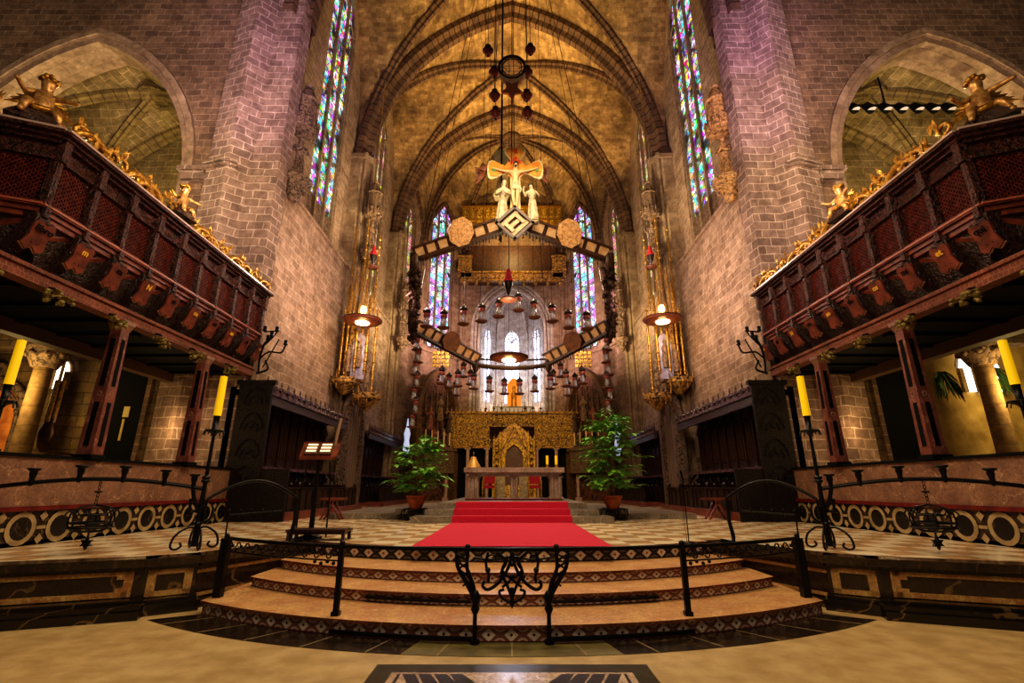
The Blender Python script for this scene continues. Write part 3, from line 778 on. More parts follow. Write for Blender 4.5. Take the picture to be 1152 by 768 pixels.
def gallery(s):
    pts = [V((abs(x)*s, y, 0)) for x, y in GP]
    root = thing('carved_gallery', 'dark red carved walnut gallery with lattice screens on the %s side, raised on slim columns' % SN[s], 'gallery', (s*7.9, 9.5, 4.6))
    corn = MB(); fri = MB(); sill = MB(); body = MB(); sof = MB(); k = 0
    global LM
    posts = []
    for i, (a, b) in enumerate(zip(pts, pts[1:])):
        d = (b-a).normalized(); n = V((d.y, -d.x, 0))
        if n.dot(V((-s, -0.2, 0))) < 0: n = -n
        L = (b-a).length; mid = (a+b)/2; ang = math.atan2(d.y, d.x); e = .06
        R = lambda mb, z0, z1, o, th, mi=0: mb.obox(mid + n*(o-th/2) + V((0, 0, (z0+z1)/2)), d*(L/2+o*.5), n*th/2, V((0, 0, (z1-z0)/2)), mi)
        R(corn, ZT-.05, ZT+.02, .26, .5); R(corn, ZT-.11, ZT-.05, .19, .4); R(corn, ZT-.17, ZT-.11, .12, .3); R(corn, ZT-.005, ZT+.03, .28, .05, 1)
        R(fri, ZL+.02, ZT-.16, .03, .15)
        R(fri, ZL-.03, ZL+.03, .07, .12)
        R(sill, ZS-.08, ZS, .14, .25); R(sill, ZS-.16, ZS-.07, .09, .2); R(sill, ZB-.05, ZS-.15, .05, .15); R(sill, ZS-.055, ZS-.03, .16, .05, 1)
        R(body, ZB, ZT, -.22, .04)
        np_ = {0: 9, 1: 1, 2: 3}[i]; W = L/np_
        for j in range(np_+1):
            if i and j == 0: continue
            p = a + d*W*j; posts.append((p, d, n, i))
        for j in range(np_):
            c = a + d*(W*(j+.5))
            if i == 0 and LM is None: LM = lattice(W-.14, ZL-ZS-.02)
            if i == 0 and (s, j) != (-1, 0) and LATME: o = bpy.data.objects.new('lattice_screen', LATME[0]); C.objects.link(o); o.parent = root
            else:
                mm = LM if i == 0 else lattice(W-.14, ZL-ZS-.02)
                o = mm.build('lattice_screen', [LATT, BEAD], root)
                if i == 0: LATME.append(o.data)
            o.location = c + V((0, 0, ZS+.01)) - root.location; o.rotation_euler = (0, 0, ang)
        # sloping planked underside with chevrons
        q0, q1 = 0.0, -1.1
        nn = int(L/.77)+1
        for j in range(np_):
            u0, u1 = W*j+.07, W*(j+1)-.07; um = (u0+u1)/2
            for r in range(5):
                zz = lambda t: ZB-.04-t*.62; oo = lambda t: .0 - t*.28
                t0 = r/5*.7; t1 = t0+.11
                PP = lambda u, t: tuple(a + d*u + n*(oo(t)) + V((0, 0, zz(t))))
                for (ua, ub) in ((u0, um), (u1, um)):
                    q = [PP(ua, t0), PP(ub, t0+.22), PP(ub, t1+.22), PP(ua, t1)]
                    sof.slab(q, (0, 0, .03), 1 if r % 2 == 0 else 0)
        g = [tuple(a + n*.0 + V((0, 0, ZB-.0))), tuple(b + n*.0 + V((0, 0, ZB-.0))), tuple(b - n*.3 + V((0, 0, 4.74))), tuple(a - n*.3 + V((0, 0, 4.74)))]
        sof.slab(g, (0, 0, .05), 0)
    corn.build('cornice', [CARVGAL, plain('polished edge', 'b5a09a', .2)], root, world=True); fri.build('frieze', CARVGAL, root, world=True)
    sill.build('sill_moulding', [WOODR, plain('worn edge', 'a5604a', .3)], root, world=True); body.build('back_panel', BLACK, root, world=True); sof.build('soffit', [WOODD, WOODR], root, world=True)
    m = MB(); m.bx(s*7.66, s*9.6, 5.6, 13.4, 4.52, 4.70); m.bx(s*9.35, s*9.6, 5.6, 13.4, 4.25, 4.5, 1); m.bx(s*7.5, s*9.6, 13.3, 13.34, 4.7, ZT)
    for j in range(9): m.bx(s*7.7, s*9.4, 6+j*.85, 6.12+j*.85, 4.46, 4.53, 0)
    m.build('gallery_floor', [BLACK, plain('brown joist', '4e3620', .6)], root, world=True)
    seen = 0
    for (p, d, n, i) in posts:
        m = MB(); m.obox(p + n*.05 + V((0, 0, (ZS+ZL)/2)), d*.05, n*.07, V((0, 0, (ZL-ZS)/2+.02)))
        m.tube([tuple(p + n*.10 + V((0, 0, z))) for z in (ZS, ZS+.1, ZS+.2, ZL-.15, ZL)], [.03, .04, .022, .026, .04], 8)
        m.obox(p + n*.1 + V((0, 0, (ZL+ZT-.16)/2)), d*.06, n*.07, V((0, 0, .2)), 0)
        m.obox(p + n*.10 + V((0, 0, (ZB+ZS)/2-.02)), d*.045, n*.06, V((0, 0, .12)), 0)
        m.build('post', [CARVGAL, WOODP], root, world=True)
        m = MB(); cartouche(m, p + V((0, 0, ZB+.02)), d, n)
        br = m.build('bracket', [WOODD, WOODR, plain('gold rim', 'a07a5a', .3), BLACK], root, world=True)
        if seen < 10:
            o = p + n*.165 + V((0, 0, ZB-.27)) - root.location + n*.035
            yaw = math.atan2(n.y, n.x) + PI/2
            text_mesh(TEXTS[s][(9-seen) % 10 if i == 0 else 0], .15, GOLDTXT if (seen % 2 == 0) else BLACK, br, tuple(o), (math.radians(90+19), 0, yaw))
        seen += 1
LATME = []
GOLDTXT = plain('gold letters', 'f0c040', .3, metal=.2)
for s in S2: gallery(s)
# columns, beam, parapet
def column_thing(s, y, k):
    r = thing('gallery_column', 'slim %s column of pink marble with inlaid dark panels carrying the %s gallery' % (k, SN[s]), 'column', (s*7.5, y, 1.96)); r.scale = (.74, .74, 1)
    m = MB(); m.frust((0, 0, .06), .19, .17, .14, .13, 2.35); m.build('shaft', PINKF, r)
    m = MB(); m.box((0, 0, .03), (.24, .22, .04)); m.build('base', BLACK, r)
    m = MB(); m.frust((0, 0, 2.38), .15, .14, .2, .18, .12); m.box((0, 0, 2.53), (.21, .2, .04)); m.build('capital', PINKMARB, r)
    m = MB()
    for (ax, ay) in ((1, 0), (-1, 0), (0, 1), (0, -1)):
        for z0, z1 in ((.22, 1.0), (1.3, 2.2)):
            c = V((ax*.0, ay*.0, (z0+z1)/2)); w = .19 - .0213*(z0+z1)/2
            wy = .17 - .017*(z0+z1)/2
            if ax: m.obox((ax*(w+.006), 0, (z0+z1)/2), (0, .055, 0), (.008, 0, 0), (0-ax*.01, 0, (z1-z0)/2))
            else: m.obox((0, ay*(wy+.006), (z0+z1)/2), (.06, 0, 0), (0, .008, 0), (0, -ay*.01, (z1-z0)/2))
        m.tube([(ax*.165 + (0 if ax else .05*math.cos(a)), ay*.15 + (.05*math.cos(a) if ax else 0), 1.15+.05*math.sin(a)) for a in [PI/4*q for q in range(8)]], .014, 5, 1, closed=True)
    m.build('inlay', [BLACK, PINKMARB], r)
PINKF = marble('pink frame marble', '7d4a3e', 'b58474', '5c322a', sc=4, rough=.3)
for s in S2:
    column_thing(s, 8.75, 'nearer'); column_thing(s, 11.35, 'farther')
    b = MB(); b.bx(s*7.38, s*7.62, 5.9, 13.4, 4.5, 4.72); b.bar((s*7.5, 5.95, 4.61), (s*10.9, 5.2, 4.61), .24, .22); b.bx(s*7.34, s*7.4, 5.9, 13.4, 4.68, 4.74)
    setting(tag(b.build('gallery_beam', brick('beam inlay', '7a3f2c', '6a3324', '8a5a42', bw=.08, bh=.08, ms=.008, stf=.2, stain='3a1a12')), 'long reddish inlaid beam under the %s gallery' % SN[s], 'beam'))
    r = thing('marble_parapet', 'pink marble parapet with a row of round inlaid medallions below the %s gallery' % SN[s], 'parapet', (s*7.6, 9, PZ)); r['kind'] = 'structure'
    m = MB(); m.bx(s*7.5, s*7.85, 4.4, 13.35, 1.2, 1.93); m.build('upper_slab', PINKMARB, r, world=True)
    m = MB(); m.bx(s*7.46, s*7.9, 4.4, 13.35, 1.93, 1.98); m.bx(s*7.5, s*7.9, 4.4, 13.35, PZ, PZ+.06); m.build('rail', BLACK, r, world=True)
    m = MB(); m.bx(s*7.44, s*7.85, 4.4, 13.35, 1.13, 1.2); m.build('red_band', REDM, r, world=True)
    m = MB(); m.bx(s*7.5, s*7.85, 4.4, 13.35, PZ, 1.13); m.build('lower_slab', marble('medallion ground', '3a2c1c', '7c6545', '1f160e', sc=4), r, world=True)
    m = MB(); y = 5.2
    while y < 13.2:
        for a in range(16):
            a0, a1 = PI/8*a, PI/8*(a+1); x = s*7.485
            r0, r1 = .17, .245
            m.add([(x, y+r0*math.cos(a0), .875+r0*math.sin(a0)), (x, y+r1*math.cos(a0), .875+r1*math.sin(a0)), (x, y+r1*math.cos(a1), .875+r1*math.sin(a1)), (x, y+r0*math.cos(a1), .875+r0*math.sin(a1))], [(0, 1, 2, 3)], 0)
        m.add([(x, y+.17*math.cos(PI/8*a), .875+.17*math.sin(PI/8*a)) for a in range(16)], [tuple(range(16))], 1)
        for q in (-1, 1): m.slab([(x, y+.33, .875+q*.25), (x, y+.33-.07, .875+q*.17), (x, y+.33, .875+q*.09), (x, y+.33+.07, .875+q*.17)], (-s*.004, 0, 0), 0)
        m.slab([(x, y+.25, .9), (x, y+.40, .9), (x, y+.40, .85), (x, y+.25, .85)], (-s*.004, 0, 0), 0)
        y += .66
    m.build('medallions', [CREAMM, marble('dark disc', '0d0b0a', '5a4630', '171210', sc=3)], r, world=True)
# gilt flower brackets with bulbs under the beam
def flower(loc, s, k):
    r = thing('gilt_flower_bracket', 'gilt flower bracket under the %s gallery beam, %s' % (SN[s], k), 'light bracket', loc, 0, 'gilt flower brackets under the %s gallery' % SN[s])
    m = MB(); m.tube([(0, 0, 0), (-s*.12, 0, -.02), (-s*.2, -.03, -.12), (-s*.16, 0, -.2)], [.03, .025, .02, .015], 6)
    m.build('stem', BRONZE, r)
    m = MB(); rnd = random.Random(int(loc[1]*10))
    for j in range(16):
        c = (-s*(.1+rnd.random()*.2), (rnd.random()-.5)*.36, -.08-rnd.random()*.2); m.ball(c, .035+rnd.random()*.02, 6, 0, (1, 1, .8))
    for j in range(7):
        a = rnd.random()*6.28; c = V((-s*.2, 0, -.15)); e = c + V((math.cos(a)*.22*.6, math.sin(a)*.24, rnd.uniform(-.14, .08)))
        x = (e-c).cross(V((0, 0, 1))).normalized()*.05; h = (c+e)/2 + V((0, 0, .03))
        m.slab([tuple(c), tuple(h+x), tuple(e), tuple(h-x)], (0, 0, .008), 0)
    m.build('flowers', FLOW, r)
FLOW = plain('tarnished gilt flowers', '8a7a3c', .5, metal=.3, c2='5a4a20', nsc=20)
for s in S2:
    for k, y in enumerate((6.0, 7.1, 8.3, 9.5, 10.6, 12.0)):
        flower((s*7.4, y, 4.52), s, ('nearest of the row', 'second of the row', 'just before the nearer column', 'between the two columns', 'just before the farther column', 'last of the row by the choir')[k])
# ------------------------------------------------------------------ gilded scrolls and cherubs on the cornice
def spiral(m, o, d, up, r0, turns, t0, th, n=14, mi=0, flip=1):
    pts = []; rs = []
    for i in range(n+1):
        f = i/n; r = r0*(1-.8*f); a = t0 + flip*turns*2*PI*f
        pts.append(o + d*(r*math.cos(a)) + up*(r*math.sin(a))); rs.append(th*(1-.55*f))
    m.tube(pts, rs, 6, mi)
def leaf(m, a, b, w, nrm, mi=0):
    a = V(a); b = V(b); x = (b-a).cross(V(nrm)).normalized()*w; mid = a.lerp(b, .55) + V(nrm)*w*.5
    m.slab([a, mid+x, b, mid-x], tuple(V(nrm)*.012), mi)
def scroll_thing(loc, ang, s, size, lab, seed):
    rnd = random.Random(seed)
    r = thing('gilded_scroll', lab, 'ornament', loc, ang, 'gilded scrolls along the %s gallery cornice' % SN[s])
    m = MB(); d = V((1, 0, 0)); u = V((0, 0, 1))
    # sweeping S-shaped acanthus: body, two volutes, leaves
    pts = [V((-.55, 0, .03)), V((-.42, 0, .18)), V((-.2, 0, .26)), V((.02, 0, .2)), V((.14, 0, .08)), V((.32, 0, .05)), V((.52, 0, .16))]
    m.stube([p*size for p in pts], [x*size for x in (.03, .06, .075, .07, .06, .05, .03)], 7)
    spiral(m, V((-.42, 0, .16))*size, d, u, .17*size, .9, 0, .05*size, flip=1); spiral(m, V((.46, 0, .2))*size, d, u, .14*size, .9, PI, .045*size, flip=-1)
    for k in range(9):
        x = -.5+k*.12; z = .12+.14*math.sin(k*1.1+1)
        leaf(m, (x*size, 0, z*size), ((x+rnd.uniform(-.1, .12))*size, rnd.uniform(-.1, .1)*size, (z+.16+rnd.random()*.12)*size), .05*size, (0, -1, 0))
    m.build('scroll', GOLD, r)
def cherub(loc, ang, s, lab, scale=1.0, dark=False):
    r = thing('gilded_cherub', lab, 'statue', loc, ang, None); r.scale = (scale,)*3
    N = [((0, 0, .32), .115), ((0, .01, .46), .12), ((0, .0, .60), .10), ((0, 0, .68), .05), ((0, -.03, .80), .11), ((0, -.03, .89), .08),
         ((-.11, 0, .62), .05), ((-.22, -.12, .50), .042), ((-.30, -.26, .56), .032), ((-.34, -.30, .58), .035),
         ((.11, 0, .62), .05), ((.24, -.08, .60), .045), ((.36, -.16, .58), .034), ((.42, -.19, .57), .038),
         ((-.09, -.02, .30), .075), ((-.15, -.24, .32), .07), ((-.17, -.26, .10), .05), ((-.18, -.34, .05), .04),
         ((.09, -.02, .30), .075), ((.20, -.20, .28), .07), ((.26, -.16, .08), .05), ((.28, -.25, .04), .04)]
    E = [(0,1), (1,2), (2,3), (3,4), (4,5), (2,6), (6,7), (7,8), (8,9), (2,10), (10,11), (11,12), (12,13), (0,14), (14,15), (15,16), (16,17), (0,18), (18,19), (19,20), (20,21)]
    skin('body', N, E, GOLDSK, r, 0, 1)
    m = MB()
    for k in range(14):
        a = k*2.4; m.ball((.10*math.cos(a), .0+.09*math.sin(a)+.01, .90+.03*math.sin(k)), .045, 6)
    m.build('curls', GOLD, r)
    m = MB()
    for q in (-1, 1):
        for j in range(5): leaf(m, (q*.05, .1, .56), (q*(.22+.05*j), .18, .74-.09*j), .05, (0, 1, 0))
    m.build('wings', GOLD, r)
    m = MB(); m.tube([(-.2, -.1, .3), (0, -.16, .26), (.16, -.1, .34), (.3, .02, .2)], [.04, .06, .05, .03], 6); m.build('sash', GOLD, r)
    m = MB(); m.frust((0, -.05, -.02), .34, .2, .2, .14, .2); m.build('plinth', WOODD, r)
    return r
GOLDSK = plain('flesh gilt', 'd8ac68', .35, metal=.45, c2='9a6a34', nsc=16)
RZ = {-1: PI/2, 1: -PI/2}
for s in S2:
    names = ['end', 'seventh', 'sixth', 'fifth', 'fourth', 'third', 'second', 'first']
    ys = [12.9, 12.2, 11.4, 10.6, 9.95, 8.6, 7.9, 7.2]
    for k, y in enumerate(ys):
        sz = .95 if k < 4 else 1.05
        scroll_thing((s*7.3, y, ZT+.03), RZ[s]+(0 if k % 2 else PI), s, sz, 'gilded acanthus scroll on the %s gallery cornice, %s from the near corner' % (SN[s], names[k].replace('end', 'farthest')), k+3)
    scroll_thing((s*9.3, 6.0, ZT+.03), -s*.15, s, 1.3, 'large gilded scroll on the near front of the %s gallery cornice' % SN[s], 20)
    cherub((s*7.3, 9.3, ZT+.14), RZ[s]*.9, s, 'gilded cherub seated midway along the %s gallery cornice' % SN[s], .85)
    cherub((s*7.8, 6.5, ZT+.1), RZ[s]*.5, s, 'large gilded cherub reaching out at the near corner of the %s gallery cornice' % SN[s], 1.05)
    # small extra figure beside the corner cherub: a lyre-like finial
    r = thing('gilded_crest', 'gilded leafy crest standing beside the corner cherub on the %s gallery' % SN[s], 'ornament', (s*8.5, 6.2, ZT+.03), 0)
    m = MB(); rnd = random.Random(5)
    for j in range(16):
        a = rnd.uniform(.3, 2.8); l = rnd.uniform(.3, .75)
        leaf(m, (0, 0, .05), (math.cos(a)*l*.7, rnd.uniform(-.15, .15), math.sin(a)*l), .07, (0, -1, 0))
    spiral(m, V((-.2, 0, .3)), V((1, 0, 0)), V((0, 0, 1)), .2, 1, 0, .06); spiral(m, V((.2, 0, .35)), V((1, 0, 0)), V((0, 0, 1)), .2, 1, PI, .06, flip=-1)
    m.build('leaves', GOLD, r)
# ------------------------------------------------------------------ choir stalls
def stall_block(s, y0, y1, lab, n, end=True):
    r = thing('choir_stalls', lab, 'choir stalls', (s*7.3, (y0+y1)/2, PZ))
    m = MB(); m.bx(s*6.0, s*7.9, y0, y1, PZ, PZ+.2); m.build('plinth', WOODR, r, world=True)
    m = MB(); m.bx(s*7.75, s*7.92, y0, y1, PZ, 4.2); m.build('back_wall', WOODD, r, world=True)
    m = MB(); m.bx(s*6.95, s*7.9, y0, y1, 3.95, 4.12); m.bx(s*6.9, s*7.0, y0, y1, 3.75, 4.0); m.build('canopy', WOODD, r, world=True)
    m = MB(); m.bx(s*6.86, s*6.96, y0, y1, 4.02, 4.12); m.bx(s*6.86, s*6.96, y0, y1, 4.22, 4.28)
    k = int((y1-y0)/.42)
    for i in range(k+1):
        y = y0 + (y1-y0)*i/k
        m.bx(s*6.86, s*6.96, y-.03, y+.03, 4.1, 4.3); m.lathe([(.045, 0), (.02, .05), (.035, .1), (.0, .24)], (s*6.91, y, 4.28), 5)
    for i in range(k):
        y = y0 + (y1-y0)*(i+.5)/k; m.tube([(s*6.9, y-.15, 4.12), (s*6.9, y-.08, 4.2), (s*6.9, y, 4.14), (s*6.9, y+.08, 4.2), (s*6.9, y+.15, 4.12)], .015, 4)
    m.build('cresting', PURW, r, world=True)
    # tall back panels with thin columns: pattern inside one mesh
    m = MB(); w = (y1-y0)/n
    for i in range(n):
        ya = y0 + w*i
        m.bx(s*7.66, s*7.76, ya+.02, ya+.07, 2.0, 3.95)
        for j in range(4):
            yy = ya + .1 + j*(w-.12)/4; m.bx(s*7.70, s*7.76, yy, yy+.07, 2.35, 3.5)
        ar = arch(w/2-.05, .3, 4); m.tube([(s*7.68, ya+w/2+x, 3.5+z) for x, z in ar], .025, 5)
    m.build('back_panels', WOODR2, r, world=True)
    m = MB(); m.bx(s*7.0, s*7.7, y0, y1, 1.95, 2.05); m.build('shelf_rail', PURW, r, world=True)
    # individual seats
    for i in range(n):
        yc = y0 + w*(i+.5)
        st = MB(); st.bx(s*6.95, s*7.6, yc-w/2+.06, yc+w/2-.06, 1.22, 1.28); st.bx(s*7.0, s*7.05, yc-w/2+.06, yc+w/2-.06, .9, 1.22); st.bx(s*7.55, s*7.6, yc-w/2+.06, yc+w/2-.06, 1.28, 1.95)
        st.build('seat', WOODP, r, world=True)
    for i in range(n+1):
        yc = y0 + w*i
        ar = MB(); ar.bx(s*6.85, s*7.6, yc-.03, yc+.03, .82, 1.5); ar.bx(s*6.8, s*7.6, yc-.06, yc+.06, 1.5, 1.56); ar.ball((s*6.8, yc, 1.56), .07, 6); ar.tube([(s*7.3, yc, 1.56), (s*7.25, yc, 1.75), (s*7.5, yc, 1.95)], [.04, .05, .04], 6)
        ar.build('armrest', WOODP, r, world=True)
    # front desks
    for i in range(n//2):
        ya = y0 + .2 + (y1-y0-.4)/(n//2)*i; wb = (y1-y0-.4)/(n//2)
        dk = MB(); dk.bx(s*6.25, s*6.31, ya+.02, ya+wb-.02, .82, 1.42); dk.obox((s*6.38, ya+wb/2, 1.46), (.2, 0, -s*.05*0), (0, wb/2, 0), (0, 0, .02))
        for j in range(3): dk.bx(s*6.22, s*6.26, ya+.06+j*wb/3, ya+.12+j*wb/3, .85, 1.38)
        dk.build('front_desk', WOODP, r, world=True)
        hd = MB(); hd.ball((s*6.3, ya+wb, 1.56), .07, 6, 0, (1, 1, 1.3)); hd.bx(s*6.22, s*6.5, ya+wb-.05, ya+wb+.05, .82, 1.5); hd.build('desk_end', WOODP, r, world=True)
    if end:
        m = MB(); m.bx(s*6.7, s*7.62, y0-.1, y0, PZ, 4.25); m.bx(s*6.62, s*7.7, y0-.13, y0+.02, 4.25, 4.36); m.bx(s*5.95, s*6.75, y0-.08, y0, PZ, 1.95)
        m.build('end_panel', ENDP, r, world=True)
        m = MB()
        for zz in (1.6, 2.3, 3.0, 3.7):
            m.tube([(s*7.15+x*s, y0-.11, zz+z) for x, z in arch(.3, .45, 4)], .018, 5); m.ball((s*7.15, y0-.1, zz+.12), .08, 8, 0, (1, .4, 1.4)); m.tube([(s*7.15+x*s*.6, y0-.11, zz-.05+z*.6) for x, z in arch(.3, .45, 4)], .015, 5)
        m.build('end_carving', ENDP, r, world=True)
    return r
PURW = plain('polished walnut rail', '5a4250', .22, c2='3a2530', nsc=8)
WOODR2 = plain('walnut panels', '3c1b14', .35, c2='1d0d0a', nsc=7)
ENDP = carved('ebonised carved oak', '1c0f0c', '060303', sc=12, rough=.5, bump=.4); ENDP.node_tree.nodes['Principled BSDF'].inputs['Specular IOR Level'].default_value = .2
for s in S2:
    stall_block(s, 13.35, 20.3, 'long run of dark choir stalls with a spiked cresting against the %s wall' % SN[s], 10)
    stall_block(s, 23.6, 30.6, 'farther run of dark choir stalls beyond the pointed doorway on the %s' % SN[s], 10, end=False)
    # pointed doorway between the runs of stalls
    r = thing('pointed_doorway', 'pointed timber doorway with vertical bars between the two runs of %s stalls' % SN[s], 'doorway', (s*7.2, 21.9, PZ))
    m = MB(); A = (s*6.95, 20.6); arch_ring(m, A, (0, 1, 0), 1.25, .85, 3.9, 1.6, .3, .4, z0=PZ, nn=(s, 0, 0)); m.build('surround', STATDK, r, world=True)
    m = MB(); f = archf(.85, 1.6); 
    m.add([(s*7.2, 21.85+x, 3.9+z) for x, z in arch(.85, 1.6)] + [(s*7.2, 22.7, PZ), (s*7.2, 21.0, PZ)], [tuple(range(23))], 0); m.build('door_leaf', plain('old door timber', '5c4030', .7, c2='3a271c', nsc=4), r, world=True)
    m = MB()
    for k in range(5):
        x = -.68+.34*k; m.bx(s*7.1, s*7.17, 21.85+x-.05, 21.85+x+.05, PZ, 3.9+f(x)-.02)
    m.build('bars', plain('grey oak bars', '7a6250', .6), r, world=True)
    # fallen-back bench in front of the stalls
    b = thing('wooden_stool', 'small wooden folding stool in front of the %s stalls' % SN[s], 'stool', (s*5.7 if s > 0 else -5.0, 14.2, PZ))
    m = MB(); m.box((0, 0, .55), (.33, .2, .03)); m.build('seat', WOODR, b)
    for q in (-1, 1):
        for e in (-1, 1):
            m = MB(); m.bar((q*.28, e*.15, 0), (-q*.05, e*.15, .53), .05); m.build('leg', WOODR, b)
    m = MB()
# ------------------------------------------------------------------ altar, dais and carpet
m = MB()
for k, (y, xw) in enumerate(((12.75, 2.55), (13.15, 2.25), (13.55, 2.0))):
    m.bx(-xw, xw, y, 20.4, PZ + k*.153, PZ + (k+1)*.153)
m.bx(2.0, 5.2, 14.4, 19, PZ, PZ+.153); m.bx(-5.2, -2.0, 14.4, 19, PZ, PZ+.153)
m.bx(2.0, 3.2, 14.0, 19, PZ+.15, PZ+.3); m.bx(-3.2, -2.0, 14.0, 19, PZ+.15, PZ+.3)
setting(tag(m.build('altar_dais', GREYST), 'stepped grey stone dais under the altar', 'dais'))
m = MB(); T = .02; HW = 1.5
prof = [(7.74, PZ+T), (12.73, PZ+T), (12.73, PZ+.153+T), (13.13, PZ+.153+T), (13.13, PZ+.306+T), (13.53, PZ+.306+T), (13.53, PZ+.46+T), (14.2, PZ+.46+T)]
for (ya, za), (yb, zb) in zip(prof, prof[1:]):
    xs = 10
    for i in range(xs):
        x0, x1 = -HW+2*HW*i/xs, -HW+2*HW*(i+1)/xs
        m.add([(x0, ya, za), (x1, ya, za), (x1, yb, zb), (x0, yb, zb)], [(0, 1, 2, 3)])
for q in (-1, 1): m.bx(q*HW-.004, q*HW+.004, 7.76, 12.73, PZ, PZ+T)
tag(m.build('carpet_runner', CARPET), 'wide crimson carpet runner leading from the steps up to the altar', 'carpet')
al = thing('stone_altar', 'stone altar table of pinkish marble on three stout supports, on the dais', 'altar', (.07, 16.7, 1.08)); al.scale = (.97, 1, 1)
m = MB(); m.box((0, 0, .94), (1.68, .6, .08)); m.box((0, 0, .84), (1.6, .54, .03)); m.box((0, 0, .79), (1.5, .48, .03)); m.build('table_slab', ALTM, al)
for (x, w) in ((-1.4, .2), (0, .13), (1.4, .2)):
    m = MB(); m.box((x, -.1, .05), (w+.04, .33, .05)); m.box((x, -.1, .41), (w, .28, .33)); m.box((x, -.1, .73), (w+.04, .33, .03))
    for q in (-1, 1): m.tube([(x+q*w*.6, -.4, .1), (x+q*w*.6, -.4, .7)], .055, 8)
    m.build('support', ALTM, al)
m = MB(); m.box((0, -.3, .02), (1.6, .22, .03)); m.build('footing', REDM, al)
# chairs seen through the altar
def red_chair(x, lab):
    r = thing('red_chair', lab, 'chair', (x, 19.4, 1.08))
    m = MB(); m.box((0, 0, .42), (.26, .24, .06)); m.build('seat', REDV, r)
    m = MB(); m.box((0, .24, .82), (.25, .04, .3)); m.build('backrest', REDV, r)
    for a in (-1, 1):
        for b in (-1, 1):
            m = MB(); m.bx(a*.24-.025, a*.24+.025, b*.22-.025, b*.22+.025, 0, 1.15 if b > 0 else .62); m.build('leg', GOLD, r)
        m = MB(); m.bx(a*.24-.03, a*.24+.03, -.24, .24, .6, .65); m.build('armrest', GOLD, r)
red_chair(-.88, 'red velvet armchair seen under the altar, left of its middle support')
red_chair(.88, 'red velvet armchair seen under the altar, right of its middle support')
for x, lab in ((-.3, 'left'), (.3, 'right')):
    r = thing('white_lectern_panel', 'pale embroidered panel hanging behind the altar, %s of its middle support' % lab, 'cloth panel', (x*1.6, 19.7, 1.08))
    m = MB(); m.box((0, 0, .45), (.2, .03, .42)); m.build('cloth', plain('pale cloth', 'c0a884', .8, c2='8c7450', nsc=12), r); m = MB(); m.box((0, 0, .9), (.24, .04, .03)); m.build('rail', GOLD, r)
def altar_candle(x, y, h, lab):
    r = thing('altar_candle', lab, 'candle', (x, y, 2.10), 0)
    m = MB(); m.lathe([(.09, 0), (.05, .03), (.03, .06), (.07, .1), (.05, .12)], n=12); m.build('candle_holder', GOLD, r)
    m = MB(); m.tube([(0, 0, .1), (0, 0, .1+h)], .045, 10); m.build('candle', YCAND, r)
altar_candle(1.18, 16.6, .3, 'left one of two short yellow candles on the right end of the altar')
altar_candle(1.48, 16.6, .3, 'right one of two short yellow candles on the right end of the altar')
r = thing('golden_bell', 'flared golden bell-shaped stand on the left end of the altar', 'altar ornament', (-1.3, 16.7, 2.10))
m = MB(); m.lathe([(.26, 0), (.24, .05), (.15, .2), (.1, .32), (.09, .36), (.0, .38)], n=16, sx=1, sy=.6); m.build('bell', plain('satin gold', 'e0b060', .4, metal=.3, c2='b88a40'), r)
m = MB(); m.tube([(0, 0, .36), (0, 0, .5)], .015, 6); m.ball((0, 0, .5), .03, 6); m.build('finial', GOLD, r)
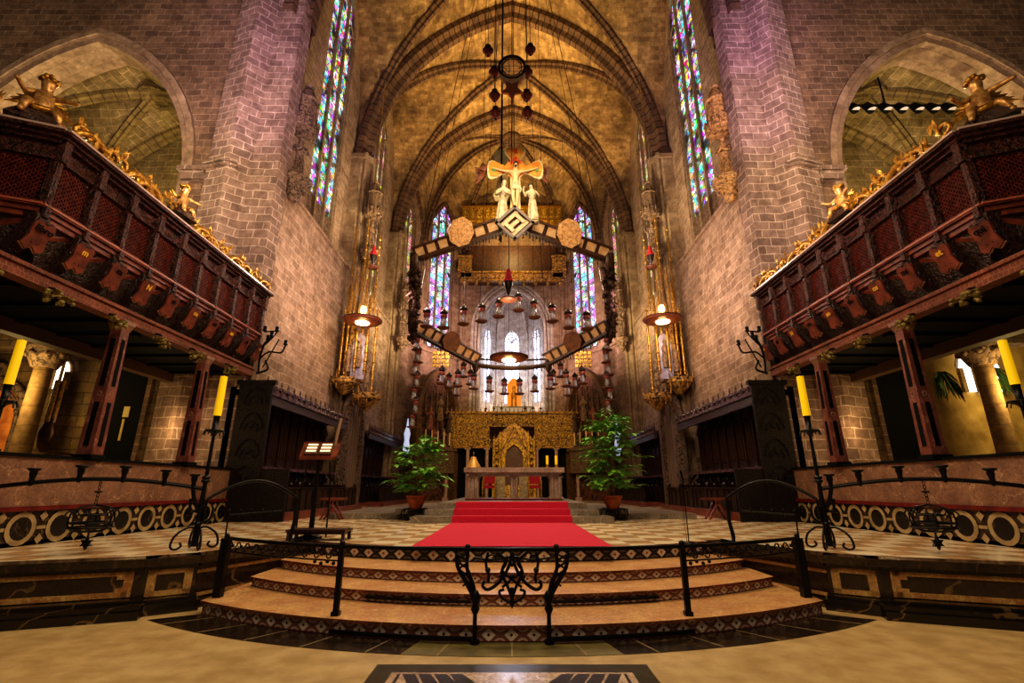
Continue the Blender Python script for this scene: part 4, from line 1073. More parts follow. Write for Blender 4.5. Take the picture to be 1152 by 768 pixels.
# ------------------------------------------------------------------ potted trees
LEAFM = plain('bright green leaf', '84c040', .5, c2='38781c', nsc=6); TRUNK = plain('pale trunk', '7a6648', .8, c2='5a4830')
TERRA = plain('terracotta', '9c4a22', .6, c2='7a3418', nsc=6)
def potted(x, y, h, spread, dens, lab, seed):
    rnd = random.Random(seed)
    r = thing('potted_tree', lab, 'potted plant', (x, y, PZ+.29))
    m = MB(); m.lathe([(.13, .0), (.17, .05), (.23, .2), (.26, .3), (.28, .3), (.28, .36), (.24, .36), (.22, .30), (0, .3)], n=20); m.build('pot', TERRA, r)
    m = MB()
    for k in range(4):
        a = k*1.6; e = V((.14*math.cos(a)*(1+k*.3), .14*math.sin(a), h*(.93-.1*k)))
        m.tube([(.04*math.cos(a), .04*math.sin(a), .3), (.06*math.cos(a), .06*math.sin(a), h*.4), tuple(e)], [.04, .03, .015], 6)
    m.build('trunk', TRUNK, r)
    m = MB()
    for b in range(dens):
        f = rnd.random(); zz = .45 + (h-.5)*f; a = rnd.random()*6.28; l = spread*(.35+.65*math.sin(PI*min(1, (zz/h)*.95)))*rnd.uniform(.5, 1)
        st = V((0, 0, zz)); en = V((math.cos(a)*l, math.sin(a)*l, zz + rnd.uniform(-.1, .22)))
        m.tube([tuple(st), tuple(st.lerp(en, .5)+V((0, 0, .08))), tuple(en)], .006, 3, 0)
        for j in range(7):
            c = st.lerp(en, .35+.65*j/6) + V((0, 0, .05)); aa = a + (1 if j % 2 else -1)*rnd.uniform(.5, 1.2); ll = rnd.uniform(.17, .3)
            t = c + V((math.cos(aa)*ll, math.sin(aa)*ll, -rnd.uniform(.0, .12))); w = (t-c).cross(V((0, 0, 1))).normalized()*ll*.28; mid = c.lerp(t, .45)+V((0, 0, .02))
            m.add([tuple(c), tuple(mid+w), tuple(t), tuple(mid-w)], [(0, 1, 2), (0, 2, 3)], 0)
    m.build('foliage', LEAFM, r)
    w = thing('wheeled_plant_stand', 'black iron wheeled stand carrying the %s potted tree' % ('left' if x < 0 else 'right'), 'plant stand', (x, y, PZ))
    m = MB(); m.lathe([(.2, .24), (.22, .28)], n=16); m.tube([(-.2, 0, .2), (0, 0, .26), (.2, 0, .2)], .02, 6); m.tube([(0, -.2, .2), (0, 0, .24), (0, .2, .2)], .02, 6); m.build('frame', IRON, w)
    for q in (-1, 1):
        for e in (-1, 1):
            m = MB(); c = V((q*.22, e*.16, .17))
            m.tube([(c.x+.14*math.cos(a*PI/7), c.y, c.z+.14*math.sin(a*PI/7)) for a in range(14)], .018, 6, closed=True)
            for k in range(3):
                a = k*PI/3; m.tube([(c.x-.14*math.cos(a), c.y, c.z-.14*math.sin(a)), (c.x+.14*math.cos(a), c.y, c.z+.14*math.sin(a))], .007, 4)
            m.build('wheel', IRON, w)
potted(-2.62, 13.85, 1.95, .9, 75, 'lower spreading green potted tree in a terracotta pot left of the altar steps', 3)
potted(2.75, 13.85, 2.5, 1.05, 120, 'taller green potted tree in a terracotta pot right of the altar steps', 4)
# ------------------------------------------------------------------ lectern, bench, microphone stand
r = thing('book_lectern', 'dark lectern with an open lit book on the platform left of the carpet', 'lectern', (-3.55, 9.1, PZ))
m = MB(); m.tube([(0, 0, .05), (0, 0, .9), (0, 0, 1.42)], [.05, .035, .03], 8); m.lathe([(.2, 0), (.2, .03), (.06, .08)], n=12); m.build('pole', IRON, r)
m = MB(); m.obox((0, 0, 1.5), (.34, 0, 0), (0, -.09, -.13), (0, .02, -.015)); m.bar((-.34, -.09, 1.37), (.34, -.09, 1.37), .04, .05); m.bar((-.36, .1, 1.66), (.36, .1, 1.66), .035, .04); m.build('desk', WOODR, r)
m = MB()
for q in (-1, 1):
    m.obox((q*.13, -.045, 1.525), (.12, 0, 0), (0, -.06, -.088), (0, .012, -.008)); 
    for k in range(3): m.obox((q*.13, -.098+k*.04, 1.50+k*.058), (.09, 0, 0), (0, -.009, -.013), (0, -.004, .003), 1)
m.build('book', [plain('brown book leather', '5a3824', .5), emit('page stripes', 'ffdcb0', 1.1)], r)  # page stripes given their own glow so the book looks lit
m = MB(); m.tube([(.25, .05, 1.6), (.28, .03, 1.85), (.33, .0, 2.1)], [.02, .03, .028], 8); m.build('reading_lamp', plain('beige lamp', 'a08a70', .4), r)
for q in (-1, 1):
    m = MB(); m.tube([(q*.27, .0, .02), (q*.26, .0, .9), (q*.2, 0, 1.3)], .014, 6); m.build('support_rod', IRON, r)
r = thing('low_bench', 'low dark wooden bench at the foot of the lectern', 'bench', (-3.3, 8.85, PZ))
m = MB(); m.box((0, 0, .16), (.5, .2, .02)); m.box((0, 0, .12), (.46, .17, .02)); m.build('top', WOODR2, r)
for q in (-1, 1):
    for e in (-1, 1):
        m = MB(); m.bx(q*.46-.025, q*.46+.025, e*.16-.025, e*.16+.025, 0, .15); m.build('leg', WOODR2, r)
r = thing('microphone_stand', 'thin black microphone stand on the paving right of the carpet', 'microphone stand', (2.85, 8.35, PZ))
m = MB(); m.lathe([(.13, 0), (.13, .015), (.02, .03)], n=16); m.build('base', IRON, r)
m = MB(); m.tube([(0, 0, .02), (0, 0, 1.0)], .009, 6); m.tube([(-.03, 0, .02), (-.05, 0, .6), (-.01, 0, .95)], .004, 4); m.build('pole', IRON, r)
m = MB(); m.tube([(0, 0, .98), (-.03, -.02, 1.12)], [.012, .02], 8); m.build('microphone', BLACK, r)
# ------------------------------------------------------------------ tall iron candle stands joined by curved rails
def tall_candle(x, y, top, lab, s):
    H = top-PZ
    r = thing('tall_candlestick', lab, 'candlestick', (x, y, PZ))
    m = MB(); m.tube([(0, 0, .04), (0, 0, .5), (0, 0, .95), (0, 0, H-.88)], [.05, .04, .028, .022], 8)
    for z in (.35, .95, 1.0): m.lathe([(.02, -.04), (.06, -.01), (.06, .01), (.02, .04)], (0, 0, z), 10)
    m.build('stem', IRON, r)
    m = MB()
    for k in range(4):
        a = PI/4 + k*PI/2; d = V((math.cos(a), math.sin(a), 0)); u = V((0, 0, 1))
        m.stube([(0, 0, .28), tuple(d*.12+u*.3), tuple(d*.26+u*.2), tuple(d*.3+u*.06), tuple(d*.24+u*.015), tuple(d*.17+u*.05), tuple(d*.19+u*.1)], .016, 6)
    m.build('scroll_foot', IRON, r)
    m = MB(); m.lathe([(.02, 0), (.05, .05), (.13, .08), (.14, .1), (.04, .1), (.045, .3), (.055, .32)], (0, 0, H-.95), 12)
    for k in range(8): m.stube([(.13*math.cos(k*PI/4), .13*math.sin(k*PI/4), H-.86), (.15*math.cos(k*PI/4), .15*math.sin(k*PI/4), H-.93)], .01, 4)
    m.build('drip_tray', IRON, r)
    m = MB(); m.stube([(0, 0, H-.63), (0, 0, H)], [.056, .052], 12); m.stube([(0, 0, H), (0, 0, H+.02)], .004, 4); m.build('candle', YCAND, r)
ST = V((4.62, 7.55, 0)); SO = V((6.87, 6.45, 0))
tall_candle(-ST.x, ST.y, 3.18, 'tall iron candlestick with yellow candle, inner one on the left, in front of the stalls', -1)
tall_candle(ST.x, ST.y, 3.18, 'tall iron candlestick with yellow candle, inner one on the right, in front of the stalls', 1)
tall_candle(-SO.x, SO.y, 3.45, 'iron candlestick with a yellow candle at the outer left edge, by the carved gallery', -1)
tall_candle(SO.x, SO.y, 3.45, 'iron candlestick with a yellow candle at the outer right edge, by the carved gallery', 1)
def iron_rail(s):
    r = thing('curved_iron_rail', 'long bowed black iron rail with upright sockets joining the two %s candlesticks' % SN[s], 'railing', (s*ST.x, ST.y, 1.4))
    a = V((s*(ST.x+.03), ST.y, 1.42)); b = V((s*(SO.x-.03), SO.y, 1.42)); m = MB()
    pts = []
    for i in range(21):
        f = i/20; p = a.lerp(b, f); p.z = 1.46 + .13*math.sin(PI*f) - .0*(f); pts.append(tuple(p))
    m.stube(pts, .028, 8)
    # drooping ends curling into the stands
    m.stube([tuple(a+V((0, 0, -.22))), tuple(a.lerp(b, .03)+V((0, 0, -.12))), pts[1]], .03, 6); m.stube([tuple(b+V((0, 0, -.22))), tuple(b.lerp(a, .03)+V((0, 0, -.12))), pts[-2]], .03, 6)
    m.stube([tuple(a.lerp(b, .0)+V((0, 0, -.25))), tuple(a.lerp(b, .04)+V((0, 0, -.28))), tuple(a.lerp(b, .05)+V((0, 0, -.1)))], .022, 6)
    m.build('rail', IRON, r, world=True)
    for k, f in enumerate((.06, .24, .42, .61, .80)):
        p = V(pts[int(f*20)]); m = MB(); m.lathe([(.02, -.04), (.035, 0), (.03, .06), (.045, .12), (.04, .15), (.075, .17), (.075, .19), (.03, .19)], (p.x, p.y, p.z), 8); m.build('socket', IRON, r, world=True)
    # hanging star lantern in the middle
    c = a.lerp(b, .5); h = thing('hanging_star_lantern', 'black iron ring lantern with a star drop hung from the %s bowed rail' % SN[s], 'lantern', (c.x, c.y, 1.55))
    m = MB()
    for k in range(6): m.stube([(c.x+.018*math.cos(t*PI/4)*(1 if k % 2 else 0), c.y+.018*math.cos(t*PI/4)*(0 if k % 2 else 1), 1.53-.05*k+.03*math.sin(t*PI/4)) for t in range(8)], .006, 4, closed=True)
    m.bar((c.x-.05, c.y, 1.42), (c.x+.05, c.y, 1.42), .02); m.build('chain', IRON, h, world=True)
    m = MB()
    for (rr, z) in ((.14, 1.12), (.23, 1.02), (.26, .96)): m.stube([(c.x+rr*math.cos(t*PI/10), c.y+rr*math.sin(t*PI/10), z) for t in range(20)], .014, 5, closed=True)
    for k in range(6):
        q = k*PI/3; d = V((math.cos(q), math.sin(q), 0)); o = V((c.x, c.y, 0))
        m.stube([tuple(o+V((0, 0, 1.25))), tuple(o+d*.2+V((0, 0, 1.2))), tuple(o+d*.26+V((0, 0, 1.05))), tuple(o+d*.2+V((0, 0, .93))), tuple(o+V((0, 0, .9)))], .012, 5)
        spiral(m, o+d*.24+V((0, 0, 1.12)), d, V((0, 0, 1)), .07, .9, 0, .012, 8)
    m.build('ring_frame', IRON, h, world=True)
    m = MB(); m.stube([(c.x, c.y, .9), (c.x, c.y, .8)], .012, 6)
    st = [(c.x+(.085 if k % 2 == 0 else .04)*math.cos(k*PI/6+PI/2), c.y-.02, .76+(.085 if k % 2 == 0 else .04)*math.sin(k*PI/6+PI/2)) for k in range(12)]
    m.slab(st, (0, .04, 0)); m.build('star_drop', IRON, h, world=True)
for s in S2:
    iron_rail(s)
    r = thing('arched_iron_gate', 'arched black iron gate loop beside the tall candlestick, %s of the steps' % SN[s], 'gate', (s*4.1, 7.9, PZ))
    m = MB(); a = V((s*4.55, 7.55, 0)); b = V((s*3.55, 8.35, 0)); pts = []
    for i in range(13):
        t = i/12; p = a.lerp(b, t); p.z = 1.22 + .36*math.sin(PI*(.08+.84*t)); pts.append(tuple(p))
    m.stube(pts, .024, 7); m.stube([pts[-1], (b.x, b.y, 1.1), (b.x-s*.0, b.y+.02, .95), (b.x+s*.03, b.y+.02, PZ+.03), (b.x-s*.18, b.y, PZ+.04)], .032, 7); m.stube([pts[0], (a.x, a.y, 1.0), (a.x-s*.1, a.y, 1.05), (a.x-s*.12, a.y, 1.16)], .02, 6)
    m.build('loop', IRON, r, world=True)
    m = MB(); q0 = a.lerp(b, .25); q1 = a.lerp(b, .85); m.stube([(q0.x, q0.y, 1.08), (q1.x, q1.y, 1.12)], .012, 5)
    for k in range(6):
        q = q0.lerp(q1, k/5); m.stube([(q.x, q.y, 1.03), (q.x, q.y, 1.13+.05)], .01, 4); m.ball((q.x, q.y, 1.14), .02, 6)
    m.stube([(q0.x, q0.y, 1.1), (q0.x, q0.y, PZ)], .012, 5); m.build('cross_bar', IRON, r, world=True)
# ------------------------------------------------------------------ railing over the steps
def rp(x):      # rail plan: an arc over the lowest step
    half, yc, ye = 3.75, 5.52, 6.75; sag = ye-yc; R = (half*half+sag*sag)/(2*sag); return yc + R - math.sqrt(R*R-x*x)
RZ_ = .85
r = thing('step_railing', 'low black wrought iron railing curving across the round steps', 'railing', (0, 5.52, 0))
m = MB(); xs = [-3.72+7.44*i/40 for i in range(41)]
for x0, x1 in zip(xs, xs[1:]): m.bar((x0, rp(x0), RZ_), (x1, rp(x1), RZ_), .05, .035)
m.build('handrail', IRON, r, world=True)
for s in S2:
    m = MB()       # pierced scroll frieze under the outer third of the rail
    x = 1.95
    while x < 3.6:
        q0, q1 = V((s*x, rp(x), RZ_-.08)), V((s*(x+.16), rp(x+.16), RZ_-.08)); d = (q1-q0).normalized()
        spiral(m, q0+d*.05, d, V((0, 0, 1)), .055, 1.1, 0, .011, 8); spiral(m, q0+d*.12-V((0, 0, .02)), d, V((0, 0, 1)), .04, 1, PI, .01, 8)
        m.ball(tuple(q0+d*.0), .022, 6); x += .16
    for x0 in [1.9+.17*i for i in range(10)]: m.bar((s*x0, rp(x0), RZ_-.15), (s*(x0+.17), rp(x0+.17), RZ_-.15), .02, .015)
    for k in range(5): m.ball((s*(1.92+.07*k), rp(2), RZ_-.16-.02*(k % 2)), .022, 6)
    m.build('scroll_frieze', IRON, r, world=True)
    for (x, z0, w) in ((1.9, .16, .035), (3.7, .0, .06)):
        m = MB(); y = rp(x); m.bar((s*x, y, z0), (s*x, y, RZ_), w*1.6, w*1.6, up=(0, 1, 0)); m.box((s*x, y, z0+.02), (w*1.2, w*1.2, .02)); m.ball((s*x, y, RZ_+.03), .035, 6); m.build('post', IRON, r, world=True)
    # central post pair: straight below, splayed lattice horn above
    m = MB(); X = .37; y = 5.40
    m.stube([(s*X, y, 0), (s*X, y, .04)], .05, 8); m.stube([(s*X, y, 0), (s*X, y, .34)], .022, 7); m.lathe([(.02, 0), (.045, .05), (.03, .1), (.06, .16), (.02, .22)], (s*X, y, .26), 8)
    m.stube([(s*X, y, .4), (s*(X+.1), y, .56), (s*(X+.19), y+.02, .7), (s*(X+.21), y+.05, .86)], [.028, .024, .022, .02], 6)
    m.stube([(s*X, y, .4), (s*(X+.03), y, .54), (s*(X+.09), y, .68), (s*(X+.09), y+.04, .86)], [.028, .022, .02, .02], 6)
    for k in range(4): m.stube([(s*(X+.04+.02*k), y, .52+.08*k), (s*(X+.13+.025*k), y, .58+.08*k)], .012, 4); m.stube([(s*(X+.04+.02*k), y, .58+.08*k), (s*(X+.13+.025*k), y, .52+.08*k)], .01, 4)
    m.ball((s*(X+.09), y, .89), .03, 6)
    m.build('splayed_post', IRON, r, world=True)
m = MB(); y = 5.45; u = V((0, 0, 1)); d = V((1, 0, 0))
for s in S2:       # interlaced M-shaped scrollwork between the central posts
    m.stube([(0, y, .40), (s*.05, y, .52), (s*.11, y, .64), (s*.06, y, .74), (s*.16, y, .83)], .017, 6)
    m.stube([(s*.04, y, .78), (s*.1, y, .66), (-s*.02, y, .56), (-s*.1, y, .5)], .014, 6)
    m.stube([(s*.0, y, .83), (s*.04, y, .68), (s*.13, y, .55), (s*.24, y, .48), (s*.3, y, .51), (s*.28, y, .56)], .018, 6)
    m.stube([(s*.25, y, .83), (s*.27, y, .72), (s*.24, y, .6), (s*.25, y, .54)], .016, 6)
    m.stube([(s*.02, y, .36), (s*.1, y, .4), (s*.13, y, .46), (s*.08, y, .48)], .015, 6)
    spiral(m, V((s*.22, y, .76)), d, u, .06, 1, 0, .012, 8)
    m.ball((s*.25, y, .66), .03, 6); m.ball((s*.12, y, .6), .022, 6)
m.lathe([(.0, 0), (.03, .05), (.018, .1), (.03, .16), (.015, .2)], (0, y, .3), 8); m.ball((0, y, .72), .03, 6); m.ball((0, y, .6), .026, 6)
m.stube([(-.4, y, .78), (-.2, y, .76), (0, y, .79), (.2, y, .76), (.4, y, .78)], .012, 5)
m.build('scrollwork', IRON, r, world=True)
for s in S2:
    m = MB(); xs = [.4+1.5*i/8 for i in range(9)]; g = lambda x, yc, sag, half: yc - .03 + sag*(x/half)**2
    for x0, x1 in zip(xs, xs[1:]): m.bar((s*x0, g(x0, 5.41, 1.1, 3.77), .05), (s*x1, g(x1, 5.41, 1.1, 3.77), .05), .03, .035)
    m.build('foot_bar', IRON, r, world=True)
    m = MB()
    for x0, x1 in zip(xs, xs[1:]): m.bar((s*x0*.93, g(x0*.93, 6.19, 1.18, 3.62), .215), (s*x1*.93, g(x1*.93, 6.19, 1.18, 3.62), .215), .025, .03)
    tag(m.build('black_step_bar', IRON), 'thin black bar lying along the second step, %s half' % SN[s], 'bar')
# ------------------------------------------------------------------ iron branch sconces by the gallery ends
for s in S2:
    r = thing('branched_wall_sconce', 'black iron branched candle sconce on the wall at the end of the %s gallery' % SN[s], 'wall sconce', (s*7.2, 13.33, 5.0))
    m = MB(); o = V((0, 0, 0)); m.stube([(0, 0, -.45), (0, -.05, 0), (-s*.2, -.3, .35), (-s*.45, -.45, .5)], .03, 6); m.stube([(0, -.05, 0), (-s*.3, -.2, .15), (-s*.7, -.3, .1), (-s*.8, -.3, .3)], .025, 6)
    m.stube([(0, -.05, .3), (-s*.5, -.3, .7), (-s*.1, -.2, .75)], .02, 6); m.stube([(-s*.2, -.2, -.3), (-s*.6, -.3, .5)], .018, 5); m.stube([(-s*.0, -.1, -.45), (-s*.35, -.2, -.35), (-s*.25, -.2, -.1)], .03, 6)
    m.build('arms', IRON, r)
    for (x, y, z) in ((-.45, -.45, .5), (-.8, -.3, .3), (-.5, -.3, .7), (-.1, -.2, .75), (-.28, -.3, .45)):
        m = MB(); m.lathe([(.02, 0), (.07, .04), (.05, .06), (.055, .16), (.03, .17)], (s*x, y, z), 8); m.build('candle_cup', IRON, r)
# ------------------------------------------------------------------ great hanging crown canopy
BV = [V((.08, 12.5, 8.75)), V((3.05, 14.0, 8.45)), V((3.72, 17.3, 7.1)), V((1.5, 19.3, 6.32)), V((-1.5, 19.3, 6.32)), V((-3.72, 17.3, 7.1)), V((-3.05, 14.0, 8.45))]
BC = V((0, 16.2, 7.5)); BN = (BV[1]-BV[3]).cross(BV[6]-BV[4]).normalized(); BN = BN if BN.z > 0 else -BN
r = thing('hanging_crown_canopy', 'huge seven sided hanging crown canopy of painted beams and fringed garlands over the altar', 'canopy', BC)
CREAM = plain('cream painted panel', 'e8c49a', .55, c2='d0a478'); DKB = plain('dark beam timber', '4a2c1a', .5, c2='2c180e')
ROS = carved('painted rosette', 'd9a878', '9a6a40', sc=9, bump=.3, rough=.5)
FRING = plain('dark fringe', '2a1a14', .7, c2='4a2c1c', nsc=20)
for i in range(7):
    a, b = BV[i], BV[(i+1) % 7]; d = (b-a).normalized(); out = ((a+b)/2-BC); out = (out - d*out.dot(d)); out.z = 0; out.normalize(); up = V((0, 0, 1)); up = (up - d*up.dot(d)).normalized()
    if i in (2, 4): out = -out
    L = (b-a).length; front = i in (0, 6); side = i in (1, 5); m = MB()
    if i == 3:      # open chain at the far side
        m.tube([tuple(a), tuple(a.lerp(b, .25)-up*.1), tuple(a.lerp(b, .5)-up*.14), tuple(a.lerp(b, .75)-up*.1), tuple(b)], .1, 8, 0)
        m.tube([tuple(a+up*.25), tuple(a.lerp(b, .5)+up*.18), tuple(b+up*.25)], .04, 6, 0)
    else:
        m.obox((a+b)/2, d*L/2, out*.10, up*.05, 0)                       # bottom beam
        hh = .34 if front else (.42 if i in (2, 4) else .26)
        m.obox((a+b)/2 + up*hh + out*.18, d*L/2*1.02, out*.05, up*.035, 0)
        w = .42 if front else .36; n = int(L/w)
        for k in range(n):
            c = a.lerp(b, (k+.5)/n) + up*(hh/2+.02) + out*.09
            m.obox(c, d*(L/n*.36), (out*.02-up*.01), (up*hh*.45+out*.09), 1 if not side else 2)
            m.obox(a.lerp(b, k/n) + up*(hh/2) + out*.09, d*.05, out*.035, up*hh*.5+out*.09, 0)
    m.build('painted_beam', [DKB, CREAM, plain('brown painted panel', '8a5636', .5, c2='6a4026')], r, world=True)
    if i != 3:      # octagonal rosette at mid side
        f = .52 if i in (0, 6) else .5
        c = a.lerp(b, f) + up*.30 + out*.16; m = MB(); R_ = .46 if front else .42
        pt = [tuple(c + d*R_*math.cos(k*PI/4+PI/8) + (up*.95+out*.3).normalized()*R_*math.sin(k*PI/4+PI/8)) for k in range(8)]
        m.slab(pt, tuple(out*.08), 0, 1)
        if not side: m.build('rosette_panel', [ROS if front else plain('brown rosette', '8a5a38', .5, c2='6a4028'), DKB], r, world=True)
    # fringe and grape garlands
    m = MB(); n = int(L/.11); rnd = random.Random(i)
    for k in range(n):
        p = a.lerp(b, (k+.5)/n); l = .12 + .06*(k % 3); m.tube([tuple(p), tuple(p-V((0, 0, l)))], [.012, .02], 4)
        if k % 2 == 0: m.ball(tuple(p-V((0, 0, l))), .03, 5)
    if side:
        for k in range(150):
            f = rnd.random(); p = a.lerp(b, f) + V((rnd.uniform(-.16, .16), rnd.uniform(-.15, .15), -abs(rnd.gauss(0, .28)))); 
            m.ball(tuple(p), rnd.uniform(.04, .09), 5)
        for k in range(60):
            f = rnd.random(); p = a.lerp(b, f); q = p + out*rnd.uniform(.05, .35) + V((0, 0, rnd.uniform(-.35, .35)))
            leaf(m, tuple(p), tuple(q), .07, tuple(up))
    m.build('fringe', FRING, r, world=True)
# crossed timber diamond at the front point
m = MB(); c = BV[0] + V((0, -.3, -.05)); 
e1 = V((.707, 0, .707)); e2 = V((-.707, 0, .707)); Y = V((0, .03, 0))
m.obox(c+Y*3, e1*.34, Y, e2*.34, 0)
for k in (-1, 0, 1): m.obox(c + e2*(k*.21), e1*(.32 if k else .17), Y, e2*.06, 2)
for k in (-1, 1):
    m.obox(c + e1*(k*.21) - Y, e1*.055, Y, e2*.17, 2)
for k in (-1, 1):
    m.obox(c + e1*(k*.36) - Y*1.5, e1*.04, Y*1.5, e2*.40, 0); m.obox(c + e2*(k*.36) - Y*1.5, e1*.40, Y*1.5, e2*.04, 0)
m.build('crossed_timbers', [DKB, CREAM, plain('tan painted timber', 'b08a64', .5, c2='94704e')], r, world=True)
m = MB()
for p in BV:
    m.lathe([(.02, -.35), (.12, -.2), (.16, 0), (.12, .2), (.04, .3)], tuple(p), 8)
m.build('corner_knot', DKB, r, world=True)
m = MB()
for k, p in enumerate(BV): m.tube([tuple(p+V((0, 0, .2))), (p.x*.25, 16.2+(p.y-16.2)*.25, 27.5)], .012, 4)
m.tube([(-.33, 12.9, 8.5), (-.33, 12.9, 25)], .03, 6)
m.build('suspension_cable', IRON, r, world=True)
# ------------------------------------------------------------------ crucifix group above the front point
SKINM = plain('painted ivory flesh', 'c8a880', .5, c2='c8a070', nsc=10); ROBE = plain('white painted robe', 'b8a88c', .6, c2='8a7458', nsc=7, bump=.2, bsc=12)
CROSSY = plain('yellow cross panel', 'e0a038', .5, c2='c06a24', nsc=3.5)
CROSSW = plain('pale cross edge', 'e0d0a0', .5, c2='b8a874')
r = thing('painted_crucifix', 'large yellow painted cross with clover ends and a crucified figure, above the crown canopy', 'crucifix', (.1, 12.55, 9.55)); r.scale = (.93,)*3
m = MB()
def petal(m, ang, L0, W0, mi, off=0):
    d = V((math.cos(ang), 0, math.sin(ang))); x = V((-math.sin(ang), 0, math.cos(ang)))
    o = V((0, off, 1.35)); pr = [(.15, .13), (.3, .13), (.5, .2), (.7, .33), (.84, .36), (.93, .3), (.97, .12)]
    P = [o + d*a*L0 + x*b*W0 for a, b in pr] + [o + d*a*L0 - x*b*W0 for a, b in pr[::-1]]
    m.slab([tuple(p) for p in P], (0, .06, 0), mi)
for a in (0, PI/2, PI): petal(m, a, .92 if a == PI/2 else .95, 1.0, 1, .03); 
for a in (0, PI/2, PI): petal(m, a, .86 if a == PI/2 else .89, .82, 0, 0)
m.obox((0, .03, .45), (.16, 0, 0), (0, .04, 0), (0, 0, .95), 1); m.obox((0, .01, .45), (.1, 0, 0), (0, .04, 0), (0, 0, .9), 0)
m.lathe([(0, -.04), (.3, -.04), (.3, .04), (0, .04)], (0, 0, 0), 4) if False else None
m.slab([(.34*math.cos(k*PI/8), -.02, 1.35+.34*math.sin(k*PI/8)) for k in range(16)], (0, .06, 0), 0)
m.build('cross', [CROSSY, CROSSW], r)
m = MB()
for (x, z, c) in ((0, 2.02, 0), (0, 1.72, 0), (-.7, 1.3, 1), (.7, 1.3, 1), (-.12, 1.6, 0), (.12, 1.6, 0)):
    m.slab([(x+.09*math.cos(k*PI/5)*(1 if k % 2 else .5), -.035, z+.12*math.sin(k*PI/5)*(1 if k % 2 else .5)) for k in range(10)], (0, .02, 0), c)
m.build('painted_emblems', [plain('red emblem', 'c83a22', .5), plain('green emblem', '5a9a5a', .5)], r)
N = [((0, -.12, .62), .12), ((0, -.12, .85), .11), ((0, -.12, 1.10), .13), ((0, -.12, 1.22), .06), ((.02, -.16, 1.36), .085), ((.02, -.16, 1.46), .06),
     ((-.15, -.11, 1.15), .055), ((-.42, -.08, 1.22), .04), ((-.68, -.05, 1.32), .03), ((-.76, -.05, 1.34), .028),
     ((.15, -.11, 1.15), .055), ((.42, -.08, 1.22), .04), ((.68, -.05, 1.32), .03), ((.76, -.05, 1.34), .028),
     ((-.07, -.13, .52), .085), ((-.08, -.2, .2), .06), ((-.03, -.12, -.15), .04), ((-.02, -.18, -.25), .035),
     ((.07, -.13, .52), .085), ((.07, -.22, .2), .06), ((.03, -.12, -.15), .04), ((.02, -.2, -.24), .035)]
E = [(0,1), (1,2), (2,3), (3,4), (4,5), (2,6), (6,7), (7,8), (8,9), (2,10), (10,11), (11,12), (12,13), (0,14), (14,15), (15,16), (16,17), (0,18), (18,19), (19,20), (20,21)]
fg = skin('figure', N, E, SKINM, r, 0, 1)
m = MB(); m.lathe([(.15, .42), (.16, .5), (.15, .62), (.13, .68)], (0, -.12, 0), 12); m.tube([(.12, -.2, .6), (.18, -.22, .4), (.14, -.2, .3)], [.04, .05, .02], 6); m.build('loincloth', ROBE, r)
m = MB(); m.ball((.02, -.13, 1.44), .1, 8); m.tube([(.0, -.2, 1.26), (.02, -.23, 1.33)], [.02, .05], 6); m.build('hair', plain('dark hair', '3a2214', .6), r)
m = MB(); m.frust((0, .05, -.5), .2, .12, .14, .1, .3); m.build('base', DKB, r)
